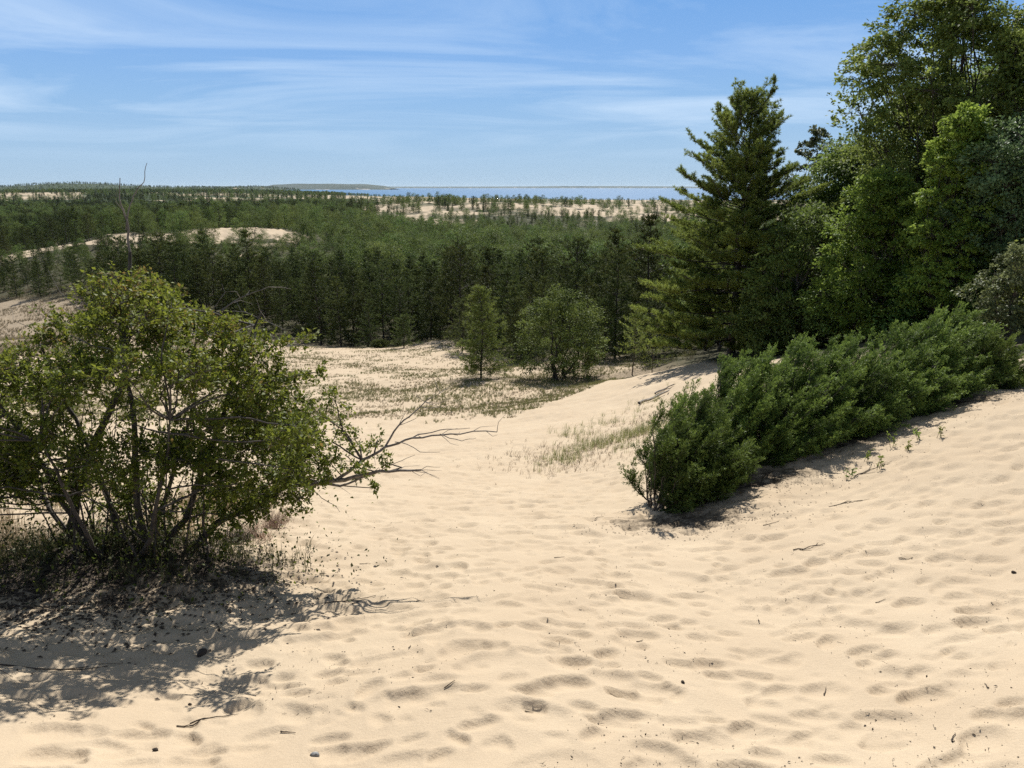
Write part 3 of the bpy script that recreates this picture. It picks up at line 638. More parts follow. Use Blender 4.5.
# ------------------------------------------------------------------ foreground shrub (left)
def shrub():
    root = tag(link('shrub', None, None, TREE0), 'leafy many stemmed shrub with dead limbs on the shaded sand at left', 'shrub')
    o = TREE0; r = np.random.default_rng(5)
    W = Geo(); Lf = Geo(); Dd = Geo()
    def q(px, py, Y): return pt(px, py, Y)-o
    def path(g, pts, r0, r1, sides=7, n=5, wob=.04):
        P = [np.array(pts[0])]
        for a, b_ in zip(pts[:-1], pts[1:]): P += list(curve(a, b_, n, wob, 0, r)[1:])
        P = np.array(P); tube(g, P, np.linspace(r0, r1, len(P)), sides=sides); return P
    gb = lambda px, Y: ground_at(px, Y)-o-np.array([0, 0, .05])
    stems = [
        ([gb(68, 6.15), q(76, 500, 6.15), q(95, 440, 6.2), q(125, 380, 6.25), q(128, 300, 6.3), q(130, 252, 6.3)], .042, .013),
        ([gb(150, 5.85), q(140, 520, 5.8), q(135, 440, 5.8), q(124, 360, 5.9), q(120, 320, 5.9)], .036, .010),
        ([gb(118, 5.9), q(115, 520, 6.0), q(90, 450, 6.1), q(60, 390, 6.2), q(40, 345, 6.2)], .03, .007),
        ([gb(160, 5.9), q(185, 520, 5.9), q(215, 440, 5.9), q(235, 370, 5.9), q(262, 310, 5.9)], .032, .007),
        ([gb(90, 5.9), q(60, 500, 5.7), q(20, 430, 5.6), q(-30, 370, 5.6)], .028, .007),
        ([gb(190, 6.0), q(215, 525, 6.1), q(250, 508, 6.2), q(300, 478, 6.3)], .034, .022),
        ([gb(140, 5.7), q(150, 540, 5.4), q(165, 470, 5.2), q(170, 420, 5.1)], .024, .006),
        ([gb(80, 6.3), q(50, 510, 6.6), q(20, 440, 6.9), q(0, 390, 7.0)], .028, .006),
        ([gb(150, 6.2), q(165, 500, 6.6), q(190, 420, 6.8), q(200, 350, 6.8)], .028, .006),
        ([gb(105, 5.7), q(90, 540, 5.4), q(60, 480, 5.2), q(40, 440, 5.1)], .022, .006),
    ]
    SP_ = [path(W, p, a, b_) for p, a, b_ in stems]
    for k in range(34):     # thin suckers from the base
        a = gb(r.uniform(60, 215), r.uniform(5.5, 6.4)); e = a+np.array([r.normal(0, .25), r.normal(0, .25), r.uniform(.7, 1.5)])
        path(W, [a, (a+e)/2+r.normal(0, .06, 3), e], .010, .003, 4)
    # dead limbs reaching right over the sand, and the dead leaders at the top
    dead = [
        ([q(298, 484, 6.3), q(345, 480, 6.3), q(380, 471, 6.25), q(421, 470, 6.2)], .024, .008),
        ([q(300, 478, 6.3), q(340, 486, 6.32), q(372, 474, 6.3)], .016, .006),
        ([q(335, 481, 6.3), q(362, 460, 6.35), q(385, 447, 6.4), q(412, 438, 6.4), q(450, 434, 6.4), q(497, 432, 6.4)], .015, .004),
        ([q(385, 447, 6.4), q(404, 420, 6.45), q(425, 402, 6.5), q(440, 393, 6.5)], .009, .002),
        ([q(412, 438, 6.4), q(440, 430, 6.5), q(470, 428, 6.5)], .006, .002),
        ([q(440, 434, 6.4), q(462, 441, 6.3), q(476, 438, 6.3)], .004, .0015),
        ([q(395, 442, 6.4), q(420, 452, 6.2), q(440, 452, 6.1)], .004, .0015),
        ([q(312, 490, 6.3), q(325, 500, 6.2), q(340, 512, 6.1)], .004, .0015),
        ([q(380, 471, 6.25), q(398, 462, 6.2), q(415, 455, 6.2)], .004, .0015),
        ([q(425, 402, 6.5), q(436, 404, 6.5), q(452, 398, 6.5)], .003, .001),
        ([q(130, 252, 6.3), q(128, 225, 6.3), q(121, 205, 6.3), q(120, 178, 6.3)], .010, .003),
        ([q(126, 230, 6.3), q(130, 205, 6.35), q(138, 188, 6.4), q(144, 182, 6.4), q(147, 163, 6.4)], .006, .002),
        ([q(124, 212, 6.3), q(116, 202, 6.3), q(117, 190, 6.3)], .003, .001),
        ([q(160, 375, 6.0), q(195, 345, 6.0), q(222, 310, 6.0), q(240, 298, 6.0), q(268, 287, 6.0)], .011, .003),
        ([q(205, 335, 6.0), q(210, 312, 6.0), q(225, 293, 6.0), q(222, 284, 6)], .004, .0015),
        ([q(222, 310, 6.0), q(245, 312, 5.9), q(285, 330, 5.9), q(300, 322, 5.9)], .004, .0015),
        ([q(100, 330, 5.7), q(80, 310, 5.7), q(60, 292, 5.7), q(48, 270, 5.7)], .004, .0015),
        ([q(115, 352, 5.6), q(90, 345, 5.5), q(70, 335, 5.5)], .007, .003),
        ([q(200, 420, 5.3), q(190, 390, 5.2), q(210, 370, 5.1), q(230, 365, 5.1)], .009, .003),
    ]
    DG = [Geo() for _ in dead]
    DP = [path(gk, [v*np.array([.955, .955, .955])+o*(-.045) for v in p] if k_ < 10 else p, a, b_, 6, 5, .06) for k_, (gk, (p, a, b_)) in enumerate(zip(DG, dead))]
    for P, Dk in list(zip(DP, DG))[:4]+list(zip(DP, DG))[13:14]:
        for k in range(9):
            j = r.integers(2, len(P)); e = P[j]+unit(r.normal(0, 1, 3)*np.array([1, .7, .6])+np.array([.5, 0, .1]))*r.uniform(.08, .26)
            path(Dk, [P[j], (P[j]+e)/2+r.normal(0, .02, 3), e], .0035, .001, 3, 3)
    for k in range(70):    # bare gray twigs through the crown
        a = q(r.uniform(20, 290), r.uniform(320, 520), r.uniform(5.4, 6.8)); e = a+r.normal(0, .22, 3)
        path(Dd, [a, (a+e)/2+r.normal(0, .03, 3), e], .003, .001, 3, 3)
    # crown lobes
    lobes = [(128, 285, 6.3, .26), (160, 300, 6.1, .24), (95, 300, 6.1, .24), (190, 320, 6.3, .26), (60, 330, 6.2, .26), (130, 340, 5.8, .30), (240, 330, 6.1, .20), (275, 345, 5.9, .17), (225, 360, 5.9, .26),
             (25, 355, 6.1, .24), (-10, 385, 5.9, .30), (80, 375, 5.6, .32), (170, 380, 5.5, .32), (260, 385, 5.8, .26), (300, 340, 6.0, .08), (292, 420, 5.8, .22), (120, 420, 5.3, .34), (40, 415, 5.5, .34), (200, 430, 5.4, .32),
             (250, 450, 5.7, .26), (-40, 450, 5.6, .35), (20, 460, 5.3, .28), (90, 465, 5.2, .28), (160, 470, 5.3, .28), (215, 480, 5.5, .24), (285, 460, 6.0, .20), (260, 505, 5.9, .18), (310, 440, 6.1, .16), (330, 462, 6.2, .14),
             (355, 440, 6.3, .12), (375, 446, 6.35, .09), (340, 425, 6.2, .1), (366, 475, 6.25, .07), (375, 488, 6.25, .05), (300, 500, 6.1, .09), (140, 400, 6.7, .35), (60, 400, 6.8, .35), (220, 400, 6.7, .32), (0, 420, 6.8, .32), (-70, 400, 6.3, .35), (-100, 440, 6.0, .35),
             (200, 515, 6.1, .2), (130, 505, 6.4, .26), (60, 480, 6.6, .26), (290, 382, 6.2, .2), (318, 372, 6.1, .06), (250, 520, 6.0, .09), (225, 540, 5.9, .12), (325, 480, 5.95, .13), (345, 455, 6.0, .12), (362, 468, 6.0, .09), (385, 462, 6.05, .07), (318, 415, 5.9, .15), (335, 400, 6.0, .1), (305, 500, 5.95, .12)]
    lobes = [(a, b_, c_-.12, d_) for a, b_, c_, d_ in lobes]
    for k in range(190):
        px = r.uniform(-130, 312); tp_ = np.interp(px, [-130, 0, 60, 128, 200, 262, 312], [400, 345, 305, 262, 300, 335, 395]); bt_ = np.interp(px, [-130, 60, 200, 240, 312], [520, 500, 515, 520, 480])
        py = tp_+22+(bt_-tp_-22)*r.random()**1.15; wy = np.interp((py-tp_)/(bt_-tp_), [0, .4, .8, 1], [.35, .95, .8, .5])
        lobes.append((px, py, 5.75+r.uniform(-1.15, 1)*wy, r.uniform(.16, .26)))
    for i, (px, py, Y, rad) in enumerate(lobes):
        c = q(px, py, Y); nt_ = int(8+rad*85) if rad > .15 else int(3+rad*70); rad = rad if rad > .15 else rad*1.7
        # feeder from the nearest stem point
        allp = np.concatenate(SP_+DP[:1]+DP[2:3]); lower = allp[allp[:, 2] < c[2]-.02]; lower = lower if len(lower) else allp
        nb_ = lower[np.argmin(np.linalg.norm(lower-c, axis=1))]
        path(W, [nb_, (nb_+c)/2+r.normal(0, .04, 3), c], .008, .004, 4)
        cv = r.random()
        for k in range(nt_):
            d = unit(r.normal(0, 1, 3)+np.array([0, -.1, .3])); e = c+d*rad*r.uniform(.55, 1.15)*np.array([1.05, 1, .8])
            s = c+(e-c)*r.uniform(.0, .4)+r.normal(0, rad*.12, 3)
            P = curve(s, e, 4, .12, 0, r); tube(W, P, .0028, .0012, sides=3)
            n = r.integers(11, 21); tt = r.uniform(.2, 1.05, n)
            C = np.stack([np.interp(tt, np.linspace(0, 1, 4), P[:, j]) for j in range(3)], -1)+r.normal(0, .012, (n, 3))
            D = unit(unit(e-s)*.6+r.normal(0, .8, (n, 3))+np.array([0, 0, .15]))
            young = np.interp(py, [300, 470], [.32, .0])  # light on the crown top painted into leaf colour, not leaf age
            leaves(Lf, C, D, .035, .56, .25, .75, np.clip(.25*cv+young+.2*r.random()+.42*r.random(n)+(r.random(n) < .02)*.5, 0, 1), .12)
    # sparse low leaves in the shade of the stems
    n = 2600; C = np.stack([r.normal(0, .62, n), r.normal(.05, .4, n), r.uniform(-.05, .95, n)], -1); leaves(Lf, C, r.normal(0, 1, (n, 3)), .036, .5, .3, .6, r.random(n)*.6)
    link('stems', W.mesh('stems', M['shrub_bark'], True), root)
    for Dk in DG: link('dead_limb', Dk.mesh('dead_limb', M['deadwood'], True), root)
    link('twigs', Dd.mesh('twigs', M['deadwood'], True), root)
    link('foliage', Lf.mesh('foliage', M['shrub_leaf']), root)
    print('shrub leaves', Lf.nf())
shrub()
# undergrowth in the shade: low weeds & dead leaves
def blades(g, P, h, n, wid=.006, spread=.5, a=None, r=rng):
    """tufts of bent grass blades at points P"""
    P = np.asarray(P); k = len(P)
    B = np.repeat(P, n, 0)+np.concatenate([r.normal(0, 1, (k*n, 2))*(.02+.04*(np.repeat(h, n) if np.ndim(h) else np.full(k*n, h)))[:, None], np.zeros((k*n, 1))], 1)
    hh = (np.repeat(h, n) if np.ndim(h) else np.full(k*n, h))*r.uniform(.5, 1.15, k*n)
    an = r.uniform(0, 6.283, k*n); ln = r.uniform(.1, 1, k*n)*spread
    d = np.stack([np.cos(an), np.sin(an), np.zeros(k*n)], -1); s = np.stack([-np.sin(an+.6), np.cos(an+.6), np.zeros(k*n)], -1)*wid*.5
    up = np.array([0, 0, 1.])
    m = B+up*(hh*.6)[:, None]+d*(hh*ln*.25)[:, None]; tp = B+up*(hh*.95)[:, None]+d*(hh*ln)[:, None]
    V = np.stack([B-s, B+s, m+s*.8, m-s*.8, tp], 1).reshape(-1, 3); i = np.arange(k*n)*5
    g.add(V, np.stack([i, i+1, i+2, i+3], -1), np.stack([i+3, i+2, i+4], -1), np.repeat(np.clip((np.repeat(a, n) if a is not None else .5)*.5+r.random(k*n)*.5, 0, 1), 5))
def pts_on(x, y): return np.stack([x, y, gz(x, y)], -1)
r = np.random.default_rng(15)
g = Geo(); n = 520; P = pts_on(TREE0[0]+r.normal(-.5, .75, n), TREE0[1]+.35+r.normal(0, .42, n)); blades(g, P, r.uniform(.05, .2, n), 7, .006, .9, r.random(n), r)
n = 3500; P = pts_on(TREE0[0]+r.normal(-.5, .8, n), TREE0[1]+.3+r.normal(0, .45, n)); P[:, 2] += r.uniform(0, .22, n); leaves(g, P, r.normal(0, 1, (n, 3)), .035, .5, .3, .8, r.random(n)*.7)
tag(link('undergrowth', g.mesh('undergrowth', M['under_leaf'])), 'low weeds and leaves growing in the shade below the shrub', 'undergrowth', kind='stuff')
g = Geo(); n = 10000; P = pts_on(TREE0[0]+r.normal(-.35, .7, n), TREE0[1]+r.normal(-.15, .5, n)); P[:, 2] += .006; leaves(g, P, r.normal(0, 1, (n, 3))*np.array([1, 1, .1]), .04, .45, .1, 3, r.random(n))
for j in JB:
    n = 500; P = pts_on(j[0]+r.normal(.15, .6, n), j[1]+r.normal(-.25, .25, n)); P[:, 2] += .005; leaves(g, P, r.normal(0, 1, (n, 3))*np.array([1, 1, .1]), .03, .3, .1, 3, r.random(n))
tag(link('leaf_litter', g.mesh('leaf_litter', M['litter'])), 'brown dead leaves and debris lying under the shrub and the juniper', 'leaf litter', kind='stuff')
# grass behind the shrub at the left edge
g = Geo(); n = 700; x = r.uniform(-7.5, -3.0, n); y = r.uniform(6.3, 9.5, n); k = fbm(x, y, .9, 2, 4) > .42; P = pts_on(x[k], y[k]); blades(g, P, r.uniform(.15, .38, len(P)), 10, .005, .7, r.random(len(P)), r)
tag(link('grass', g.mesh('grass', M['dry_grass'])), 'pale dry dune grass behind the shrub at the left edge', 'grass', kind='stuff')
# dune grass in the valley and on the flank of the sand ridge
def valley(n, sd, off, c0):
    y = r.uniform(26, 80, n); x = (r.uniform(-60, 700, n)-512)/F*y; c = col_of(x, y)
    dens = fbm(x, y, 3.0, 5, sd)*.6+fbm(x, y, .9, 2, sd+3)*.4+off+np.interp(c, [-100, 250, 400, 500, 640, 700], c0)+np.interp(y, [24, 30, 38, 46, 70], [-.25, .02, .05, .0, -.03])
    tl = np.interp(y, [24, 28, 34, 40, 46], [470, 520, 585, 640, 720]); dens = np.where(c > tl, 0, dens)
    k = dens+r.normal(0, .04, n) > .5; return pts_on(x[k], y[k])
g = Geo(); P = valley(70000, 55, -.04, [-.04, -.04, .01, .06, .08, 0]); blades(g, P, r.uniform(.06, .20, len(P)), 7, .014, 1.2, r.random(len(P)), r)
tag(link('dune_grass', g.mesh('dune_grass', M['dune_grass'])), 'green tufts of dune grass scattered over the sandy valley floor', 'grass', kind='stuff')
g = Geo(); P = valley(60000, 155, -.05, [.0, .02, .02, .0, -.02, 0]); blades(g, P, r.uniform(.03, .12, len(P)), 6, .014, 1.6, r.random(len(P)), r)
n = 30000; y = r.uniform(60, 130, n); x = (r.uniform(-120, 330, n)-512)/F*y; k = fbm(x, y, 5, 4, 88)+np.interp(col_of(x, y), [-100, 60, 160, 290], [.08, .05, -.06, -.35]) > .48; P = pts_on(x[k], y[k]); blades(g, P, r.uniform(.15, .4, len(P)), 6, .03, 1.4, r.random(len(P)), r)
tag(link('dead_grass', g.mesh('dead_grass', M['dead_grass'])), 'dry brown dead grass stubble between the green tufts of the valley', 'grass', kind='stuff')
g = Geo()
def along(pts, n, w):
    Q = np.array([pt(*p)[:2] for p in pts]); t = r.uniform(0, len(Q)-1, n); i = t.astype(int); f = (t-i)[:, None]
    return Q[i]*(1-f)+Q[np.minimum(i+1, len(Q)-1)]*f+r.normal(0, 1, (n, 2))*w
XY = np.concatenate([along([(545, 468, 14.5), (575, 455, 15.8), (610, 440, 17), (650, 425, 18.5)], 300, np.array([.28, .5])), along([(560, 440, 18), (600, 420, 20.5), (640, 402, 23), (680, 385, 26)], 260, np.array([.35, .7])), along([(600, 450, 15.6), (640, 436, 16.5), (665, 425, 17.5)], 260, np.array([.25, .5]))])
XY = XY[fbm(XY[:, 0], XY[:, 1], .9, 3, 73)+r.normal(0, .05, len(XY)) > .5]; P = pts_on(XY[:, 0], XY[:, 1]); blades(g, P, r.uniform(.08, .34, len(P)), 8, .006, 1.1, r.random(len(P)), r)
Q_ = along([(540, 470, 14.5), (610, 438, 17), (680, 400, 22)], 900, np.array([.8, 1.0])); P = pts_on(Q_[:, 0], Q_[:, 1]); g3 = Geo(); blades(g3, P, r.uniform(.03, .14, len(P)), 5, .006, 1.6, r.random(len(P)), r)
tag(link('dead_grass', g3.mesh('dead_grass', M['dead_grass'])), 'dry brown stubble on the flank of the sand ridge', 'grass', kind='stuff')
tag(link('beach_grass', g.mesh('beach_grass', M['dune_grass'])), 'thin beach grass growing down the flank of the sand ridge', 'grass', kind='stuff')
for (px, Y, h, nn, mt, lab) in [(275, 7.9, .26, 60, 'dry_grass', 'pale dry grass tuft on bare sand right of the shrub'), (238, 6.9, .2, 90, 'litter', 'dark brown dead grass clump at the right foot of the shrub'), (252, 7.3, .2, 50, 'dry_grass', 'small straw coloured grass tuft between the shrub and the pale tuft')]:
    g = Geo(); b = ground_at(px, Y); P = np.stack([r.normal(0, .09, 4), r.normal(0, .06, 4), np.zeros(4)], -1); P = np.concatenate([P, P*1.8, P*.5]); blades(g, P, np.full(len(P), h)*r.uniform(.4, 1, len(P)), nn//2, .004, 2.2, r.random(len(P)), r)
    tag(link('grass_tuft', g.mesh('grass_tuft', M[mt]), None, b), lab, 'grass tuft')
# ------------------------------------------------------------------ junipers
def juniper(line, label, seed, nplume):
    """line: (px, Y, top py, half width) along the thicket; plumes lean outward and up from one sprawling mat"""
    r = np.random.default_rng(seed); org = ground_at(line[0][0], line[0][1])
    root = tag(link('juniper_bush', None, None, org), label, 'bush')
    W = Geo(); Lf = Geo(); C = []; D = []; A_ = []
    G = np.array([ground_at(a, b) for a, b, _, _ in line]); Hh = np.array([height_to(a, t, g_) for (a, b, t, _), g_ in zip(line, G)]); Wd = np.array([l[3] for l in line])
    K = np.arange(len(line)); seg = np.concatenate([[0], np.cumsum(np.linalg.norm(np.diff(G[:, :2], axis=0), axis=1))])
    def at_(t): return np.array([np.interp(t, seg, G[:, c]) for c in range(3)]), np.interp(t, seg, Hh), np.interp(t, seg, Wd)
    for k in range(nplume):       # boughs, each with plumes along its outer part
        t = seg[-1]*(k+r.random())/nplume; c, hh, wd = at_(t)
        tan = unit(at_(min(t+.2, seg[-1]))[0]-at_(max(t-.2, 0))[0]); nor = np.array([-tan[1], tan[0], 0])
        a = r.uniform(-.02, 1.0)**1*np.pi/2*(.35 if k % 5 == 0 else 1) if r.random() < .75 else r.uniform(1, 1.95)*np.pi/2
        endf = min(1, .45+t/.6, .45+(seg[-1]-t)/.6); m = r.uniform(.62, 1.1)
        e = c-nor*math.cos(a)*wd*m*endf**.5+tan*r.normal(.1, .16)
        gzz = g1(e[0], e[1]); e[2] = max(gzz*.6+c[2]*.4+max(math.sin(max(a, 0)), 0)**1.2*hh*m*endf**.6, gzz)+r.uniform(.05, .2)
        if t < .3: e = e-tan*r.uniform(0, .3)
        o_ = c+(e-c)*r.uniform(.05, .3)*[1, 1, 0]+r.normal(0, .08, 3)*[1, 1, 0]; o_[2] = g1(o_[0], o_[1])-.02
        B = curve(o_, e, 8, .05, -.10, r); Lb = np.linalg.norm(e-o_); tube(W, B-org, .015, .004, sides=5)
        bd = unit(unit(e-o_)*.8+np.array([.58, -.1, .2])); pv = r.uniform(0, .3); sh = unit(np.cross(bd, [0, 0, 1]))
        npl = int(9+Lb*9)
        for u_ in range(npl):
            q = r.uniform(.3, 1.0) if u_ > 2 else 1.0; p = np.array([np.interp(q, np.linspace(0, 1, 8), B[:, c_]) for c_ in range(3)])
            out = unit(bd*1.1+sh*r.normal(0, .42)+np.array([0, 0, r.uniform(-.12, .34)])+r.normal(0, .12, 3))
            L = r.uniform(.16, .36)*(1.2 if u_ <= 2 else 1)
            pl = curve(p, p+out*L, 5, .08, 0, r); tube(W, pl-org, .003, .0012, sides=3)
            for j in range(int(9+L*22)):
                w_ = r.uniform(0, 1)**.8; pp = np.array([np.interp(w_, np.linspace(0, 1, 5), pl[:, c_]) for c_ in range(3)])
                sd = unit(out*1.1+r.normal(0, .45, 3)); sl = L*.32*(1.12-w_)+.025; n = int(6+sl*80)
                u = r.uniform(0, 1, n)[:, None]; C.append(pp+sd*sl*u+r.normal(0, .006, (n, 3))-org); D.append(np.repeat(sd[None], n, 0)); A_.append(np.clip(pv+.15*r.random(n)+.55*w_*(.4+.6*u[:, 0])+.12*(q-.6), 0, 1))  # bough shading put into the colour: dark plume bases, lighter tips
    for k in range(nplume//3):   # dead brown sticks along the lower edge
        t = r.uniform(.3, seg[-1]); c, hh, wd = at_(t); p = c+np.array([r.normal(0, .15), -wd*.5, .03]); p[2] = g1(p[0], p[1])+.05
        e = p+np.array([r.normal(0, .3), -r.uniform(.1, .4), 0]); e[2] = g1(e[0], e[1])+r.uniform(.02, .12); tube(W, curve(p, e, 5, .1, .05, r)-org, .005, .0015, sides=4)
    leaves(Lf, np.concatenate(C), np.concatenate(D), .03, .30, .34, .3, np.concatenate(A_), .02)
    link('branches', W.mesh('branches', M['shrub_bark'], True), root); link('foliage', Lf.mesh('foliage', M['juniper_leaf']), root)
juniper([(655, 8.7, 440, .45), (672, 9.0, 425, .6), (696, 9.3, 412, .55)], 'rounded juniper at the low left end of the juniper thicket', 1, 85)
juniper([(692, 9.9, 396, .6), (718, 10.4, 384, 1.05), (765, 10.9, 376, 1.3), (805, 11.3, 360, 1.35), (845, 11.6, 356, 1.35), (885, 11.9, 344, 1.2), (920, 12.1, 330, .95), (942, 12.1, 328, .7)], 'large sprawling juniper spilling down the dune flank at right', 2, 380)
juniper([(938, 11.7, 352, .55), (968, 11.9, 352, .55), (992, 12.0, 362, .4)], 'low juniper clump on the crest beside the right edge', 3, 48)
# ------------------------------------------------------------------ small things on the sand
def twig(px, py, Yd, L, ang, rad=.004, m='litter', label=None, fork=0, name='twig', group='small dry twigs lying on the sand', cat='twig'):
    b = ground_at(px, Yd); r = np.random.default_rng(int(px*7+py)); g = Geo()
    d = np.array([math.cos(ang), math.sin(ang), 0]); n = 7; t = np.linspace(-.5, .5, n)
    P = d[None]*t[:, None]*L+np.cumsum(r.normal(0, L*.03, (n, 3)), 0)*[1, 1, 0]
    P[:, 2] = gz(b[0]+P[:, 0], b[1]+P[:, 1])-b[2]+rad*1.6
    tube(g, P, np.linspace(rad, rad*.4, n), sides=5)
    for k in range(fork):
        j = r.integers(1, n-1); d2 = unit(d+r.normal(0, .7, 3)*[1, 1, 0]); Q = P[j]+d2[None]*np.linspace(0, L*.35, 4)[:, None]
        Q[:, 2] = gz(b[0]+Q[:, 0], b[1]+Q[:, 1])-b[2]+rad*1.5; tube(g, Q, rad*.6, rad*.25, sides=4)
    tag(link(name, g.mesh(name, M[m], True), None, b), label or 'thin dry twig lying alone on the footprinted sand', cat, None if label else group)
def yat(px, py):
    """distance at which the ground crosses the ray of a pixel"""
    Ys = np.linspace(2, 60, 1500); P = np.array([pt(px, py, 1.0)])*Ys[:, None]; z = base_z(P[:, 0], P[:, 1]); k = np.argmax(P[:, 2] < z); return float(Ys[k])
TW = [(825, 688, .10, 1.1, 'short dark twig on the sand below the middle of the dune flank', 0), (955, 741, .11, 1.0, 'short twig near the bottom right corner', 0), (808, 551, .32, .3, 'forked dead twig on sand below the juniper', 3), (770, 525, .22, .4, 'bent twig just below the juniper shadow', 1),
      (846, 503, .42, .2, 'long dead twig with side shoots below the small seedlings', 4), (872, 470, .5, .3, 'tangle of dead twigs at the juniper edge', 6), (350, 603, .38, .45, 'crooked dark stick drawn for dead limb shadow and litter right of the shrub', 3), (30, 668, .9, .15, 'long bare root lying on shaded sand at the left edge', 2),  # crooked stick is drawn dark for the limb's shadow and litter
      (290, 565, .22, .6, 'dark twig on sand near the brown grass clump', 2), (195, 725, .16, .5, 'short twig in the sand below the shrub shadow', 2), (290, 733, .12, -.4, 'thin curved twig at the bottom of the sand', 0), (208, 722, .2, .3, None, 1), (365, 565, .1, .1, None, 0), (700, 590, .12, .9, None, 0),
      (560, 560, .1, 0, None, 0), (640, 640, .07, .7, None, 0), (450, 690, .06, .4, None, 0), (905, 560, .12, .2, None, 1), (760, 620, .07, 1.2, None, 0), (600, 520, .12, .4, None, 0), (985, 690, .07, 1.3, None, 0), (530, 710, .05, .2, None, 0), (880, 600, .08, .4, None, 0), (420, 600, .08, .9, None, 0), (410, 650, .06, 1.4, None, 0)]
for (px, py, L, an, lab, fk) in TW: twig(px, py, yat(px, py), L, an, .003+.006*min(L, .5), 'litter', lab, fk)
Yd = yat(655, 396)
twig(652, 398, Yd, 1.7, .75, .06, 'driftwood', 'pale weathered log lying on the crest of the sand ridge', 1, 'driftwood_log', None, 'log')
twig(668, 388, yat(668, 388), 1.1, .5, .035, 'deadwood', 'grey dead branch lying just beyond the weathered log', 3, 'dead_branch', None, 'branch')
def lump(px, py, s, label, name, cat, m, seed, flat=.6, spiky=0):
    b = ground_at(px, yat(px, py)); r = np.random.default_rng(seed)
    nu, nv = 18, 12; u = np.linspace(0, 2*np.pi, nu, endpoint=False); v = np.linspace(-np.pi/2, np.pi/2, nv)
    U, Vv = np.meshgrid(u, v); d = np.stack([np.cos(Vv)*np.cos(U), np.cos(Vv)*np.sin(U), np.sin(Vv)], -1)
    k = 1+.0*U
    for _ in range(9):
        w = unit(r.normal(0, 1, 3)); k = np.minimum(k, r.uniform(.62, .95)/np.maximum((d@w), .3))
    if spiky: k = k*(1+.18*np.sin(U*5+Vv*9))
    P = d*k[..., None]*s*np.array([1, .75, flat]); P[..., 2] += s*flat*.45
    idx = np.arange(nu*nv).reshape(nv, nu); q = np.stack([idx[:-1], np.roll(idx[:-1], -1, 1), np.roll(idx[1:], -1, 1), idx[1:]], -1).reshape(-1, 4)
    g = Geo(); g.add(P.reshape(-1, 3), q); o = link(name, g.mesh(name, M[m], False), None, b); o.rotation_euler = (0, 0, r.uniform(0, 6)); tag(o, label, cat)
lump(315, 756, .024, 'small grey and white stone on the sand at the bottom edge', 'stone', 'stone', 'stone', 1)
lump(155, 756, .015, 'small dark pine cone near the bottom left of the sand', 'pine_cone', 'pine cone', 'litter', 2, .7, 1)
lump(202, 655, .04, 'black lump of charred wood in the shadow of the shrub', 'charred_lump', 'debris', 'bark_dark', 3)
lump(1014, 573, .018, 'dark pine cone on the sand near the right edge', 'pine_cone', 'pine cone', 'litter', 4, .7, 1)
lump(375, 565, .022, 'dark wood chip on open sand right of the shrub', 'wood_chip', 'debris', 'bark_dark', 5, .4)
lump(327, 579, .02, 'dark wood chip nearest the tip of the shrub shadow', 'wood_chip', 'debris', 'bark_dark', 6, .4)
lump(683, 686, .012, 'tiny dark seed cone in the middle of the lower sand', 'pine_cone', 'pine cone', 'litter', 7, .7, 1)
lump(190, 507+200, .012, 'tiny dark cone near the lower edge of the shrub shadow', 'pine_cone', 'pine cone', 'litter', 8, .7, 1)
# specks
g = Geo(); n = 6000; y = 2.4*np.exp(r.uniform(0, 1.9, n)**1.0); x = (r.uniform(-30, 1060, n)-512)/F*y*1.1; k = fbm(x, y, .5, 3, 66) > .45; x, y = x[k], y[k]; P = pts_on(x, y); P[:, 2] += .003; n = len(P)
h_ = n//5; leaves(g, P[h_:], r.normal(0, 1, (n-h_, 3))*[1, 1, .35], .008, .6, .1, 1, r.random(n-h_)); leaves(g, P[:h_], r.normal(0, 1, (h_, 3))*[1, 1, .35], .016, .55, .1, 1, r.random(h_)); k = r.random(n) < .3
leaves(g, P[k], r.normal(0, 1, (k.sum(), 3))*[1, 1, .15], .03, .1, .1, 2, r.random(k.sum()))
tag(link('debris', g.mesh('debris', M['litter'])), 'dark specks of bark and seed scattered over the open sand', 'debris', kind='stuff')
# seedlings
for i, (px, py, h, lab) in enumerate([(941, 437, .16, 'tiny green seedling standing alone highest on the bare sand'), (918, 441, .15, 'thin green seedling just left of the highest seedling'), (893, 447, .2, 'leafy seedling nearest the juniper foliage'), (880, 470, .2, 'slender seedling among the dead twigs'), (848, 478, .16, 'small seedling at the lower edge of the twig tangle'), (866, 462, .2, 'pale green seedling between the juniper and the twig tangle'), (905, 452, .12, 'smallest seedling on the slope beside the juniper')]):
    b = ground_at(px, yat(px, py)); s = Geo(); l = Geo(); rr = np.random.default_rng(200+i)
    for k in range(3):
        P = curve((rr.normal(0, .02), rr.normal(0, .02), -.01), (rr.normal(0, .04), rr.normal(0, .04), h*rr.uniform(.6, 1)), 5, .06, 0, rr); tube(s, P, .003, .0015, sides=4)
        t = rr.uniform(.25, 1.05, 12); C = np.stack([np.interp(t, np.linspace(0, 1, 5), P[:, j]) for j in range(3)], -1); leaves(l, C, unit(rr.normal(0, 1, (12, 3)))+[0, 0, .4], .04, .4, .2, .6, rr.random(12))
    o = tag(link('seedling', None, None, b), lab, 'seedling', 'seedlings on the sand slope'); link('stem', s.mesh('stem', M['under_leaf']), o); link('leaves', l.mesh('leaves', M['maple_leaf']), o)
